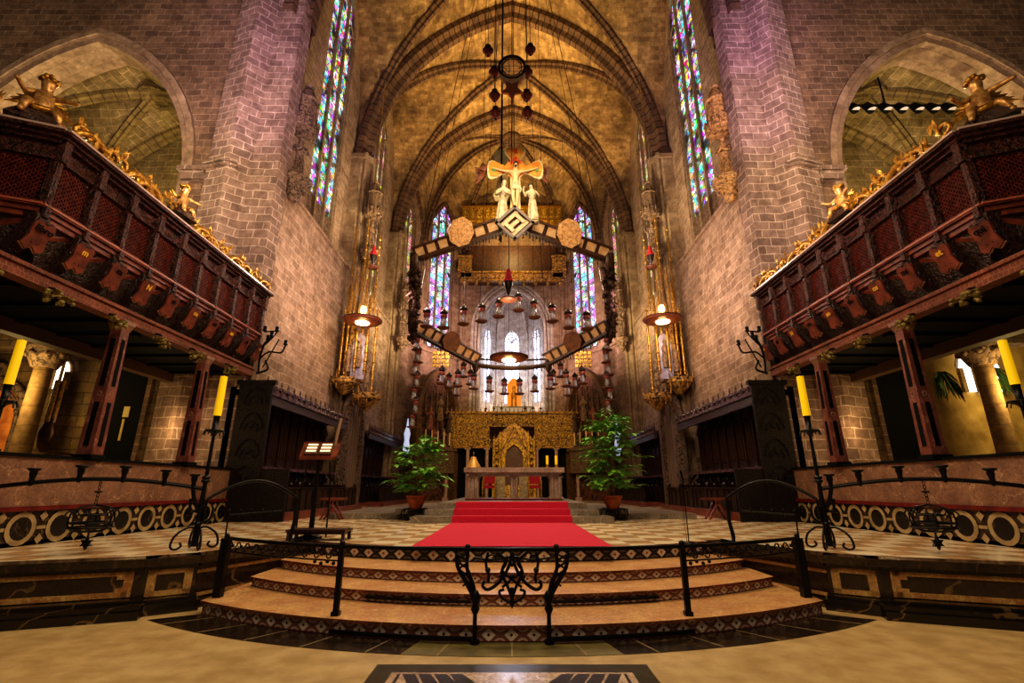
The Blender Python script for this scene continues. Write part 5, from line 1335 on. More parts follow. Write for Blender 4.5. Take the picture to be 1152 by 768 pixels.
def robed(name, lab, cat, loc, h, lean, mat, face=0.0, hair=None, arms='fold', group=None, rz=0, skinmat=None):
    """standing draped figure, one continuous body"""
    r = thing(name, lab, cat, loc, rz, group); k = h/1.7; L = lean
    N = [((0, 0, .12), (.19, .15)), ((0, 0, .02), (.23, .18)), ((L*.1, 0, .45), (.175, .13)), ((L*.2, 0, .8), (.15, .115)), ((L*.35, 0, 1.02), (.125, .10)), ((L*.45, 0, 1.25), (.165, .11)), ((L*.5, 0, 1.40), (.06, .06)),
         ((L*.55+face*.03, -.03, 1.52), (.09, .095)), ((L*.55+face*.03, -.02, 1.62), (.065, .07)),
         ((L*.45-.19, .0, 1.28), (.065, .065)), ((L*.4-.26, -.06, 1.05), (.05, .05)),
         ((L*.45+.19, .0, 1.28), (.065, .065)), ((L*.4+.26, -.06, 1.05), (.05, .05))]
    E = [(0,1), (0,2), (2,3), (3,4), (4,5), (5,6), (6,7), (7,8), (5,9), (9,10), (5,11), (11,12)]
    if arms == 'fold':
        N += [((L*.4-.06, -.2, 1.12), (.04, .04)), ((L*.4+.0, -.24, 1.17), (.035, .035)), ((L*.4+.08, -.2, 1.06), (.04, .04)), ((L*.4+.02, -.24, 1.1), (.035, .035))]
        E += [(10,13), (13,14), (12,15), (15,16)]
    elif arms == 'raise':
        N += [((L*.4-.34, -.14, 1.28), (.04, .04)), ((L*.4-.3, -.16, 1.45), (.035, .035)), ((L*.4+.14, -.22, 1.15), (.04, .04)), ((L*.4+.05, -.25, 1.2), (.035, .035))]
        E += [(10,13), (13,14), (12,15), (15,16)]
    else:
        N += [((L*.4-.27, -.12, .88), (.04, .04)), ((L*.4-.26, -.16, .8), (.03, .03)), ((L*.4+.27, -.12, .88), (.04, .04)), ((L*.4+.26, -.16, .8), (.03, .03))]
        E += [(10,13), (13,14), (12,15), (15,16)]
    N = [((p[0]*k, p[1]*k, p[2]*k), (q[0]*k, q[1]*k)) for p, q in N]
    skin('body', N, E, mat, r, 0, 1)
    m = MB(); m.ball(((L*.55+face*.03)*k, .0, 1.6*k), .1*k, 8, 0, (1, 1, 1.05)); m.tube([((L*.55)*k, .05*k, 1.6*k), (L*.5*k, .09*k, 1.45*k), (L*.45*k, .1*k, 1.25*k)], [.09*k, .09*k, .07*k], 8); m.build('hair' if hair else 'veil', hair or mat, r)
    m = MB()
    for q in range(7):
        a = PI + PI*(q+.5)/7; m.tube([((.2*math.cos(a))*k, .16*math.sin(a)*k, .0), ((L*.12+.17*math.cos(a))*k, .13*math.sin(a)*k, .45*k), ((L*.3+.12*math.cos(a))*k, .1*math.sin(a)*k, .95*k)], [.035*k, .025*k, .012*k], 5)
    m.build('drapery', mat, r)
    return r
robed('mourning_figure', 'white robed mourning figure standing left of the painted cross on the crown canopy', 'statue', (-.3, 12.35, 8.85), 1.4, .12, ROBE, face=1)
robed('mourning_figure', 'white robed figure with dark hair and raised arm, standing right of the painted cross', 'statue', (.62, 12.35, 8.85), 1.3, -.1, ROBE, face=-1, hair=plain('dark curls', '2a1a10', .7), arms='raise')
# second pale cross behind, seen left of the crucifix
r = thing('pale_cross_panel', 'pale faded cross-shaped panel hanging just behind and left of the painted crucifix', 'cross panel', (-.35, 13.4, 11.2))
m = MB()
for a in (PI/2+.0, -PI/2): 
    d = V((0, 0, math.sin(a))); m.slab([(-.1, 0, .1*math.sin(a)), (-.26, 0, .75*math.sin(a)), (-.18, 0, .95*math.sin(a)), (.18, 0, .95*math.sin(a)), (.26, 0, .75*math.sin(a)), (.1, 0, .1*math.sin(a))], (0, .05, 0))
m.box((0, .02, 0), (.16, .03, .14)); m.build('panel', CROSSW, r)
m = MB(); m.tube([(0, .02, .95), (0, .02, 15)], .01, 4); m.build('cord', IRON, r)
for q, nm in ((-1, 'left'), (1, 'right')):
    r = thing('hanging_angel', 'small painted winged angel hanging %s of the painted cross' % nm, 'statue', (q*.95 if q > 0 else -.95, 13.3, 11.2))
    N = [((0, 0, 0), .09), ((0, 0, .16), .1), ((0, 0, .27), .04), ((0, -.02, .36), .07), ((-q*.12, -.08, .2), .04), ((-q*.26, -.14, .24), .03), ((q*.1, -.06, .12), .04), ((q*.18, -.1, .0), .03), ((q*.08, .0, -.18), .07), ((q*.2, .02, -.36), .04)]
    skin('body', N, [(0,1), (1,2), (2,3), (1,4), (4,5), (1,6), (6,7), (0,8), (8,9)], plain('rosy painted wood', 'b8724a', .5, c2='8a4a30', nsc=12), r, 0, 1)
    m = MB()
    for k in range(5): leaf(m, (0, .08, .15), (q*(.3-.02*k), .12, .34-.12*k), .06, (0, 1, 0))
    m.build('wings', plain('pink wings', 'c8a090', .5, c2='a06a5a'), r)
    m = MB(); m.tube([(0, .02, .3), (0, .02, 14)], .008, 4); m.build('cord', IRON, r)
# ------------------------------------------------------------------ upper hanging ring with lamps
r = thing('hanging_ring_crown', 'hanging golden ring with a starred pendant high above the painted cross', 'chandelier', (0, 11.6, 13.4)); r.scale = (.82, 1, .9)
m = MB(); m.tube([(.48*math.cos(k*PI/16), 0, .35+.48*math.sin(k*PI/16)) for k in range(32)], .05, 8, closed=True); m.tube([(.36*math.cos(k*PI/16), .02, .38+.36*math.sin(k*PI/16)) for k in range(32)], .02, 6, closed=True)
m.build('ring', BRONZE, r)
m = MB(); pts = [(.5*math.cos(-PI*k/12), -.03, .30+.5*math.sin(-PI*k/12)) for k in range(13)] + [(.2, -.03, .1), (-.2, -.03, .1)]
m.slab([(-.5, -.03, .1), (-.44, -.03, -.1), (-.3, -.03, -.3), (0, -.03, -.42), (.3, -.03, -.3), (.44, -.03, -.1), (.5, -.03, .1), (.28, -.03, .06), (0, -.03, -.06), (-.28, -.03, .06)], (0, .08, 0)); m.build('crescent', CREAM, r)
m = MB(); m.slab([(.42*math.cos(k*PI/5+PI/2)*(1 if k % 2 else .5), -.06, -.62+.42*math.sin(k*PI/5+PI/2)*(1 if k % 2 else .5)) for k in range(10)], (0, .08, 0)); m.lathe([(0, -.5), (.06, -.35), (.03, -.2), (.1, 0), (.05, .1)], (0, 0, -.75), 8); m.build('star_pendant', plain('reddish gilt', 'a8623a', .4, metal=.4), r)
m = MB(); m.tube([(0, 0, .85), (0, 0, 14)], .02, 5); m.tube([(0, 0, -1.2), (-.02, .6, -3)], .02, 5); m.build('cord', IRON, r)
def ringlamp(x, y, z, lab):
    r = thing('red_sanctuary_lamp', lab, 'hanging lamp', (x, y, z), 0, 'red glass lamps hanging around the golden ring')
    m = MB(); m.lathe([(0, -.2), (.1, -.16), (.15, -.04), (.15, .02), (.12, .08), (.04, .14)], n=10); m.build('glass', REDL, r)
    m = MB(); m.tube([(.16*math.cos(k*PI/6), .16*math.sin(k*PI/6), 0) for k in range(12)], .02, 5, closed=True); m.lathe([(.08, .1), (.1, .18), (.02, .26)], n=8); m.ball((0, 0, -.22), .04, 6); m.build('metal_rim', BRONZE, r)
    m = MB(); m.tube([(0, 0, .2), (0, 0, 13)], .008, 4); m.build('cord', IRON, r)
REDL = plain('dark red glass', '8a3a22', .25, c2='4a1c10', nsc=14)
for (x, z, lab) in ((-.76, 14.7, 'highest on the left'), (.58, 14.75, 'highest on the right'), (-.55, 13.85, 'upper left beside the ring'), (.47, 13.85, 'upper right beside the ring'), (-.53, 12.95, 'small, lower left beside the star pendant'), (.45, 12.95, 'small, lower right beside the star pendant'), (-.5, 12.3, 'lowest on the left'), (.47, 12.3, 'lowest on the right')):
    ringlamp(x, 11.9, z, 'dark red glass lamp hanging %s' % (lab if 'ring' in lab or 'star' in lab else lab + ' around the golden ring'))
# ------------------------------------------------------------------ many small hanging lamps
CAPM = plain('dark lamp cap', '241a16', .4, metal=.4); REDB = plain('lamp red band', '8a3a34', .5, c2='6a2420'); SAUC = plain('lamp saucer', '7a4a3a', .5, c2='5a3226')
GLS = plain('clear lamp glass', 'd0c8cc', .08, c2='a8a0a8', nsc=16); GLS.node_tree.nodes['Principled BSDF'].inputs['Transmission Weight'].default_value = .6
def small_lamp(proto_loc, lab, group, cord=8):
    r = thing('hanging_lamp', lab, 'hanging lamp', proto_loc, 0, group)
    m = MB(); m.lathe([(.15, 0), (.155, .03), (.12, .1), (.05, .15), (.02, .22)], (0, 0, .28), 10); m.build('cap', CAPM, r)
    m = MB(); m.lathe([(.12, 0), (.13, .04), (.13, .12), (.11, .15)], (0, 0, .09), 10); m.build('red_band', REDB, r)
    m = MB(); m.lathe([(.05, -.28), (.1, -.2), (.11, -.08), (.08, .0), (.1, .09)], (0, 0, 0), 10); m.build('glass', GLS, r)
    m = MB(); m.lathe([(.0, -.33), (.18, -.32), (.24, -.27), (.22, -.26), (.05, -.29)], (0, 0, 0), 12); m.build('saucer', SAUC, r)
    m = MB(); m.tube([(0, 0, .3), (0, 0, cord)], .006, 3); m.tube([(0, 0, .1), (0, 0, .3)], .012, 4); m.build('cord', IRON, r)
    return r
lp = small_lamp((-2.56, 17.0, 7.45), 'small red banded lamp left of the bright window, outer one of two', 'row of small lamps under the crown canopy')
index_kids()
UP = [(-1.82, 7.6), (-1.14, 7.7), (-.5, 7.89), (.24, 8.14), (.84, 7.86), (1.51, 7.7), (2.12, 7.45), (2.8, 7.4), (-3.2, 7.5)]
names = ['before the stone left of the bright window, inner one of two', 'at the left jamb of the bright window', 'left of the red hooded lamp', 'topmost of the upper row', 'at the right jamb of the bright window', 'just right of the bright window', 'between the bright window and the right coloured window', 'before the right coloured apse window', 'before the left coloured apse window']
for (x, z), nm in zip(UP, names): dup(lp, (x, 17.0, z), 0, 'small red banded lamp, %s' % nm)
rnd = random.Random(11)
LOWN = ['first', 'second', 'third', 'fourth', 'fifth', 'sixth', 'seventh', 'eighth', 'ninth', 'tenth']
for k in range(10):
    x = -2.9 + 5.8*k/9; dup(lp, (x*1.05, 21.5+abs(x)*-.4, 5.75+.1*abs(x)), 0, 'small dark lamp, %s from the left of the row before the gilded screen' % LOWN[k], 'lower row of small lamps before the gilded screen')
TIER = ['topmost', 'second from top', 'third from top', 'fourth from top', 'fifth from top', 'sixth from top', 'lowest']
for s in S2:
    for k in range(7):
        dup(lp, (s*(3.75-.08*(k % 2)), 18.2, 6.9-.5*k), 0, '%s small lamp hanging in the column below the crown canopy on the %s' % (TIER[k], SN[s]), 'column of small lamps on the %s' % SN[s], scale=.9)
    for k in range(5):
        dup(lp, (s*(2.2+.42*k), 25+.3*k, 7.0+.55*math.sin(k*2.1)), 0, 'dark hanging lamp before the %s pointed altarpiece, %s from the centre' % (SN[s], LOWN[k]), 'hanging lamps before the %s altarpiece' % SN[s], scale=1.1)
# red tassel lamp and disc lamps
def tassel(x, y, z, lab):
    r = thing('red_tassel_lamp', lab, 'hanging lamp', (x, y, z))
    m = MB(); m.lathe([(.02, .3), (.09, .25), (.1, .1), (.17, -.05), (.19, -.12), (.05, -.12)], n=10); m.ball((0, 0, .3), .08, 6); m.build('red_hood', REDV, r)
    m = MB(); m.lathe([(0, -.62), (.05, -.5), (.14, -.3), (.17, -.12)], n=10); m.build('lamp_bowl', CAPM, r)
    m = MB(); m.lathe([(0, -.80), (.26, -.78), (.3, -.72), (.06, -.74)], n=14); m.tube([(0, 0, -.74), (0, 0, -.5)], .01, 4); m.build('saucer', SAUC, r)
    m = MB(); m.tube([(0, 0, .3), (0, 0, 10)], .008, 4); m.build('cord', IRON, r)
tassel(-.12, 14.8, 8.15, 'red hooded hanging lamp in the middle of the crown canopy')
tassel(-6.55, 20.6, 12.1, 'red hooded hanging lamp high beside the left wall statue'); tassel(6.55, 20.6, 12.1, 'red hooded hanging lamp high beside the right wall statue')
def disc(x, y, z, R_, lab, globe=True):
    r = thing('disc_chandelier', lab, 'chandelier', (x, y, z))
    m = MB(); m.lathe([(R_*.3, -.09), (R_*.9, -.05), (R_, 0), (R_, .05), (R_*.92, .08), (R_*.1, .12)], n=28); m.build('disc', DISCM, r)
    m = MB(); m.tube([(R_*math.cos(k*PI/14), R_*math.sin(k*PI/14), .03) for k in range(28)], .025, 5, closed=True); m.build('rim', BRONZE, r)
    m = MB(); m.lathe([(0, -.13), (R_*.36, -.12), (R_*.38, -.07)], n=20); m.build('light_panel', LAMPG, r)
    if globe:
        m = MB(); m.lathe([(0, .3), (.11, .35), (.14, .5), (.1, .66), (0, .7)], n=12); m.build('lamp_globe', emit('globe glow', 'ffcf80', 6), r)
        m2 = MB()
        for k in range(6): m2.tube([(.2*math.cos(k*PI/3), .2*math.sin(k*PI/3), .1), (.2*math.cos(k*PI/3), .2*math.sin(k*PI/3), .75), (0, 0, 1.05)], .014, 4)
        m2.build('lantern_cage', GOLD, r)
        m = MB()
        for k in range(12): m.tube([(R_*.9*math.cos(k*PI/6), R_*.9*math.sin(k*PI/6), .05), (0, 0, 3.2)], .006, 3)
        m.tube([(0, 0, 1), (0, 0, 13)], .012, 4); m.build('cord', GOLD, r)
    else:
        m = MB(); m.tube([(0, 0, .1), (0, 0, 10)], .01, 4); m.build('cord', IRON, r)
    light('POINT', (x, y, z-.45), 25, (1, .8, .5), .2)
DISCM = plain('maroon disc', '6a3226', .35, c2='8a5038')
disc(-6.45, 19.6, 8.35, .82, 'round maroon disc chandelier with a glowing lantern, hanging before the left wall')
disc(6.5, 19.6, 8.4, .82, 'round maroon disc chandelier with a glowing lantern, hanging before the right wall')
disc(-.12, 18.3, 6.35, .75, 'flat maroon disc lamp hanging in the centre below the crown canopy', False)
# ------------------------------------------------------------------ wall statues with canopies
def niche(s, x, y, z, h, mat, lab, where, k=1.0, statue='statue'):
    r = thing('statue_canopy', 'carved stone canopy over the saint %s' % where, 'canopy', (s*x, y, z+h+.25))
    m = MB(); 
    for q in range(7):
        a = PI*q/6 - PI/2
    m.lathe([(.42*k, 0), (.46*k, .06), (.42*k, .45), (.36*k, .5), (.33*k, 1.25), (.4*k, 1.3), (.3*k, 1.42), (.12*k, 1.9), (.16*k, 1.96), (.0, 2.1)], n=8, smooth=False)
    for q in range(8):
        a = PI/4*q+PI/8; c = V((.43*k*math.cos(a), .43*k*math.sin(a), 0)); m.tube([tuple(c*1.02+V((0, 0, -.16))), tuple(c*1.04+V((0, 0, .3))), tuple(c*.98+V((0, 0, .62)))], [.03, .045, .01], 5)
        c2 = V((.45*k*math.cos(a+PI/8), .45*k*math.sin(a+PI/8), .3)); m.ball(tuple(c2), .07, 5)
    m.build('canopy_stone', mat, r)
    b = thing('statue_console', 'carved stone console under the saint %s' % where, 'console', (s*x, y, z-.62))
    m = MB(); m.lathe([(.1, -.25), (.2, -.1), (.22, .1), (.34, .3), (.48, .42), (.5, .5), (.46, .53), (.5, .6), (.48, .62)], n=8, smooth=False, sx=k, sy=k)
    for q in range(8): m.ball((.3*k*math.cos(q*PI/4), .3*k*math.sin(q*PI/4), .2), .09, 5)
    m.build('console_stone', mat, b)
    robed('saint_statue', lab, 'statue', (s*x, y, z), h, .0, mat, arms=statue, rz=RZ[s]*.45)
GOLDST = carved('gilded statue stone', 'b58a52', '5a3c20', sc=6, bump=.5, rough=.6)
for s in S2:
    niche(s, 7.5, 14.35, 11.7, 1.75, STATDK if s < 0 else GOLDST, ('dark' if s < 0 else 'gilded')+' stone saint between the %s front pier and the tall window' % SN[s], 'beside the %s front pier' % SN[s], 1.1, 'fold')
    niche(s, 7.0, 21.4, 12.6, 1.7, STATST, 'stone saint on the first pier inside the %s choir wall' % SN[s], 'on the first inner %s pier' % SN[s], 1.0, 'raise')
    niche(s, 7.0, 29.4, 10.6, 1.7, STATST, 'distant stone saint on the second pier of the %s choir wall' % SN[s], 'on the second inner %s pier' % SN[s], .9, 'fold')
# ------------------------------------------------------------------ gilded tracery pulpits on the first choir piers
for s in S2:
    r = thing('gilded_wall_tabernacle', 'tall gilded gothic tabernacle with pinnacles, lanterns and hanging tracery on the first %s pier' % SN[s], 'tabernacle', (s*7.0, 21.4, 5.6))
    g = MB(); o = V((s*6.9, 21.0, 0))
    for (dx, dy, z0, z1, rr) in ((-.7, -.4, 6.2, 9.4, .05), (-.45, -.5, 6.2, 10.6, .06), (.0, -.6, 6.3, 8.6, .05), (.45, -.5, 6.2, 10.2, .06), (.75, -.3, 5.4, 9.4, .05), (.25, -.6, 8.0, 11.0, .04), (-.25, -.6, 8.6, 11.4, .04), (.6, -.4, 9.0, 13.2, .04), (-.6, -.3, 9.2, 13.6, .04), (0, -.5, 10, 14.2, .04)):
        x, y = o.x - s*dx, o.y + dy
        g.tube([(x, y, z0), (x, y, z1-.5), (x, y, z1)], [rr, rr, .005], 5)
        for k in range(int((z1-z0)/.4)): g.ball((x, y, z0+.2+k*.4), rr*1.7, 5)
    g.build('pinnacles', GOLD, r, world=True)
    for (dx, z, w) in ((-.45, 5.85, .62), (.55, 5.15, .6)):
        m = MB(); x = o.x - s*dx; m.lathe([(.1, -.5), (.3, -.3), (.5, -.12), (.62, 0), (.6, .22), (.5, .24), (.46, .08)], (x, o.y-.2, z), 8, sx=w/.6, sy=w/.6, smooth=False)
        for q in range(10): a = q*PI/5; m.tube([(x+w*math.cos(a), o.y-.2+w*math.sin(a), z+.2), (x+w*1.05*math.cos(a), o.y-.2+w*1.05*math.sin(a), z+.5)], [.035, .005], 5); m.tube([(x+w*math.cos(a), o.y-.2+w*math.sin(a), z), (x+w*.9*math.cos(a), o.y-.2+w*.9*math.sin(a), z-.32)], [.03, .012], 5)
        m.build('balcony', GOLDF, r, world=True)
    m = MB(); m.bx(s*7.0, s*7.25, 20.55, 22.4, 6.2, 8.9); m.build('niche_panel', GOLDF, r, world=True)
    m = MB(); a = arch(.32, .6, 5); m.slab([(o.x-s*.15*1+x, 20.5, 7.5+z) for x, z in a] + [(o.x-s*.15+.32, 20.5, 6.0), (o.x-s*.15-.32, 20.5, 6.0)], (0, .04, 0)); m.build('pointed_panel', plain('pale blue panel', 'b8b8d0', .3, c2='7a6a80', nsc=3), r, world=True)
    m = MB()
    for dx, z in ((-.3, 6.3), (.15, 6.5), (.6, 5.6)):
        x = o.x-s*dx; m.lathe([(.12, 0), (.15, .3), (.1, .7), (.13, .9), (.05, 1.05), (.08, 1.2), (0, 1.3)], (x, o.y-.55, z), 8)
    m.build('figures', STATST, r, world=True)
    # iron spider bracket under
    m = MB()
    for k in range(6): m.tube([(s*6.4, 20.4, 5.3), (s*6.4+.5*math.cos(k), 20.3, 5.3+.5*math.sin(k))], .02, 4)
    m.build('spider_bracket', BRONZE, r, world=True)
# ------------------------------------------------------------------ gilded galleries across the apse
for (z, h, y, w, mat, lab) in ((22.1, 2.6, 36.4, 4.25, GOLDC, 'bright gilded openwork parapet high across the apse, behind the painted cross'),):
    r = thing('gilded_parapet', lab, 'parapet', (0, y, z))
    m = MB(); m.box((0, .1, h/2), (w, .05, h/2-.1)); m.build('carved_panel', mat, r)
    m = MB(); m.box((0, 0, .06), (w+.05, .14, .08)); m.box((0, 0, h-.04), (w+.05, .14, .07)); m.box((0, 0, h*.5), (w, .06, .04)); m.build('rail', GOLD, r)
    m = MB()
    for k in range(15):
        x = -w+2*w*k/14; m.tube([(x, -.05, 0), (x, -.05, h+.25)], [.06, .04], 6)
        if k < 14:
            for zz in (h*.27, h*.73): m.tube([(x+w/14+.2*math.cos(a*PI/4), -.05, zz+.36*math.sin(a*PI/4)) for a in range(8)], .035, 5, closed=True)
    m.build('tracery', GOLD, r)
r = thing('carved_wood_tribune', 'brown and gold carved tribune spanning the apse above the bright pointed window', 'tribune', (0, 36.4, 17.7))
m = MB(); m.box((0, .4, 1.6), (3.6, .3, 1.7)); m.build('back_panel', DKB, r)
m = MB(); m.box((0, -.05, .35), (4.2, .12, .38)); m.build('carved_front', carved('brown gilt carving', 'a97a3e', '24140a', sc=4, bump=1), r)
m = MB(); m.box((0, -.08, .0), (4.25, .2, .07)); m.box((0, -.08, .72), (4.25, .2, .06))
for q in (-1, 1):
    m.box((q*3.9, -.05, 1.3), (.55, .12, 1.0)); 
    for zz in (.9, 2.1): m.box((q*3.9, -.2, zz), (.62, .12, .07))
m.build('gilt_frame', GOLDF, r)
for k in range(9):
    m = MB(); x = -3.9+7.8*k/8; m.lathe([(.05, -.5), (.16, -.3), (.1, -.1), (.2, 0)], (x, -.15, 0), 6); m.build('corbel', GOLDF, r)
# golden enthroned figure in the bright chapel
r = thing('golden_mandorla_statue', 'glowing golden arched statue panel on the sill of the bright high chapel', 'statue', (.15, 37.9, 6.65))
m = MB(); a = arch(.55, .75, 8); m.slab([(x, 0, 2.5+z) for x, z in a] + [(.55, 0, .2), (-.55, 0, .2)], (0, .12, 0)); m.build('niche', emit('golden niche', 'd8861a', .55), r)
m = MB(); m.lathe([(.3, .3), (.26, .9), (.2, 1.4), (.24, 1.9), (.08, 2.15), (.15, 2.3), (.12, 2.5), (0, 2.6)], (0, -.12, 0), 10, sy=.6); m.build('figure', plain('bright gold', 'e8a830', .35, metal=.3, c2='b87414'), r)
r = thing('chapel_altar', 'pale draped altar table under the golden statue in the bright high chapel', 'altar', (.1, 37.2, 6.6))
m = MB(); m.box((0, 0, .35), (1.5, .3, .4)); m.build('cloth', plain('white cloth', 'd8dcf0', .8), r)
m = MB(); m.box((0, -.02, .8), (1.6, .34, .05)); m.build('top', TRIN, r)
for q, nm in ((-1, 'left'), (1, 'right')):
    for k in range(3):
        r = thing('altar_candelabrum', 'dark candelabrum %s on the sill, %s of the golden statue' % (['nearest the middle', 'in between', 'outermost'][k], nm), 'candelabrum', (.1+q*(.9+.6*k), 36.75, 6.6))
        m = MB(); m.lathe([(.15, 0), (.04, .1), (.03, .6), (.12, .65), (.1, .7), (.02, .72), (.02, 1.2)], n=8); m.build('stem', BRONZE, r)
# ------------------------------------------------------------------ gilded screen with the bishop's throne
r = thing('gilded_screen', 'wide gilded and carved stone screen with dark openings behind the altar', 'screen', (0, 34.6, PZ))
m = MB(); m.bx(-4.6, -1.6, 34.4, 34.8, 4.25, 6.5); m.bx(1.6, 4.6, 34.4, 34.8, 4.25, 6.5); m.bx(-1.6, 1.6, 34.5, 34.8, 5.6, 6.5); m.build('carved_frieze', GOLDC2 if 'GOLDC2' in globals() else carved('gold mosaic frieze', 'a8803c', '1a100a', sc=4.5, bump=1), r, world=True)
m = MB(); m.bx(-4.7, 4.7, 34.25, 34.85, 6.5, 6.65); m.bx(-4.7, -1.6, 34.25, 34.85, 4.1, 4.25); m.bx(1.6, 4.7, 34.25, 34.85, 4.1, 4.25)
for k in range(32): x = -4.6+9.2*k/31; m.tube([(x, 34.3, 6.6), (x, 34.3, 6.95)], [.06, .01], 5)
m.build('moulding', GOLDF, r, world=True)
m = MB(); rn = random.Random(9)
for row in range(4):
    for k in range(24):
        x = -4.4+8.8*k/23 + (.18 if row % 2 else 0); z = 4.45+row*.52
        if abs(x) < 1.6 and z < 5.7: continue
        spiral(m, V((x, 34.36, z)), V((1, 0, 0)), V((0, 0, 1)), .19, 1.2, rn.uniform(0, 6), .045, 9, flip=rn.choice((-1, 1))); m.ball((x+.18, 34.36, z+.2), .06, 5)
m.build('scroll_relief', GOLDC, r, world=True)
for x in (-4.55, -3.1, -1.75, 1.75, 3.1, 4.55):
    m = MB(); m.tube([(x, 34.5, PZ), (x, 34.5, 4.2)], .13, 8); m.box((x, 34.5, 4.1), (.2, .2, .1)); m.box((x, 34.5, PZ+.1), (.2, .2, .1)); m.build('post', ALTM, r, world=True)
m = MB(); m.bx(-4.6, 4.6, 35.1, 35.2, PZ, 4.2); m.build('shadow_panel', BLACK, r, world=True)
r = thing('bishop_throne', 'gilded gothic throne with a pointed canopy in the middle of the screen', 'throne', (0.15, 34.2, PZ))
m = MB(); A = (-1.3, 0); 
m.add([(-1.45, .1, 0), (1.45, .1, 0), (1.45, .1, 4.0), (.9, .1, 4.6), (0, .1, 5.3), (-.9, .1, 4.6), (-1.45, .1, 4.0)], [(0, 1, 2, 3, 4, 5, 6)]); m.build('carved_back', carved('honey gilt stone', 'd0a458', '6a4a24', sc=3.5, bump=1), r)
m = MB(); arch_ring(m, (0, 0), (1, 0, 0), 0, .62, 2.7, 1.0, .2, .25, z0=1.0, nn=(0, -1, 0)); m.tube([(-.9, -.1, 3.4), (0, -.15, 5.0), (.9, -.1, 3.4)], .08, 6)
for q in (-1, 1):
    m.tube([(q*1.0, -.1, 0), (q*1.0, -.1, 4.0), (q*1.0, -.1, 4.7)], [.12, .1, .01], 6); m.tube([(q*1.4, -.1, 0), (q*1.4, -.1, 3.7), (q*1.4, -.1, 4.4)], [.12, .1, .01], 6)
    for k in range(8): m.ball((q*1.2, -.1, .6+k*.45), .13, 6)
m.build('gothic_frame', GOLDC, r)
m = MB(); a = arch(.6, .95, 6); m.add([(x, .0, 2.7+z) for x, z in a] + [(.6, 0, 1.0), (-.6, 0, 1.0)], [tuple(range(15))]); m.build('wooden_niche', plain('niche timber', '5a3420', .5, c2='3a2012', nsc=4), r)
m = MB(); m.box((0, -.4, .5), (.5, .4, .5)); m.build('seat', GOLDC, r)
# ------------------------------------------------------------------ pointed altarpieces in the side bays of the apse
SOFF = plain('olive gold arch soffit', '6a4c22', .5, c2='3c2a12', nsc=4)
def altarpiece(s):
    a = V((s*6.75, 31.6, 0)); b = V((s*4.1, 35.6, 0)); d = (b-a).normalized(); n = V((d.y*s, -d.x*s, 0)); n = n if n.x*s < 0 else -n
    c = (a+b)/2; L = (b-a).length
    r = thing('pointed_altarpiece', 'dark pointed arch altarpiece crowded with carved niches in the %s side of the apse' % SN[s], 'altarpiece', (c.x, c.y, PZ))
    ar = arch(2.0, 3.3, 10)
    P = lambda x, z, k=0: tuple(c + d*x + n*k + V((0, 0, z)))
    m = MB(); m.add([P(x, 6.2+z) for x, z in ar] + [P(2.0, PZ), P(-2.0, PZ)], [tuple(range(len(ar)+2))]); m.build('carved_back', carved('dark altarpiece carving', '6a4430', '120a08', sc=2.6, bump=1), r, world=True)
    m = MB(); arch_ring(m, tuple(c)[:2], tuple(d), 0, 1.8, 6.2, 3.0, .35, .5, z0=PZ, nn=tuple(n)); m.build('arch_frame', SOFF, r, world=True)
    m = MB()
    for k in range(7):
        x = -1.6+3.2*k/6; m.tube([P(x, 4.2, .35), P(x, 5.4, .35), P(x, 5.9+(.5 if k % 2 else 0), .35)], [.07, .06, .01], 5)
        m.box(P(x, 4.1, .35), (.2, .2, .12))
    for k in range(5):
        x = -1.1+2.2*k/4; m.tube([P(x, 6.4, .2), P(x, 7.6, .2), P(x, 8.2, .2)], [.09, .07, .01], 5)
    m.build('pinnacles', STATDK, r, world=True)
    m = MB(); m.obox(P(0, 4.0, .5), d*1.7, n*.3, V((0, 0, .12))); m.obox(P(0, 3.2, .5), d*1.5, n*.2, V((0, 0, .8))); m.build('altar_shelf', STATDK, r, world=True)
    nm = SN[s]
    SM = [plain('rosy painted statue', '9a5a44', .6, c2='5a2c20', nsc=5), STATST, plain('dark robed statue', '4a2c24', .6, c2='2a1814', nsc=5)]
    for k, (x, z, h) in enumerate(((-.95, 5.2, 1.5), (0, 5.9, 1.7), (.95, 5.2, 1.4), (-.5, 4.15, 1.2), (.5, 4.15, 1.2))):
        p = P(x, z, .55)
        robed('altarpiece_statue', '%s painted statue in the %s pointed altarpiece' % (['outer upper', 'topmost central', 'inner upper', 'outer lower', 'inner lower'][k], nm), 'statue', p, h, 0, SM[k % 3], arms=('raise' if k == 0 else 'fold'), rz=0)
    for k in range(6):
        x = -1.5+3.0*k/5; p = P(x, 4.13, .7); e = thing('altar_candle', 'thin pale candle, %s from the wall side, on the %s altarpiece shelf' % (LOWN[k], nm), 'candle', p, 0, 'candles on the %s altarpiece shelf' % nm)
        m = MB(); m.tube([(0, 0, 0), (0, 0, .12)], .06, 6); m.build('candle_holder', BRONZE, e); m = MB(); m.tube([(0, 0, .1), (0, 0, 1.0)], .045, 6); m.build('candle', plain('cream wax', 'd8b884', .5), e)
for s in S2: altarpiece(s)
# small openwork gilded crown above each altarpiece
for s in S2:
    r = thing('gilded_lantern_box', 'small gilded openwork box hanging above the %s pointed altarpiece' % SN[s], 'lantern', (s*4.9, 32.0, 9.3))
    m = MB()
    for q in range(4):
        for t in range(4): m.box((-.45+.3*q, 0, .15+.3*t), (.11, .1, .11))
    m.build('openwork', GOLDC, r); m = MB(); m.tube([(0, 0, 1.2), (0, 0, 14)], .012, 4); m.build('cord', IRON, r)
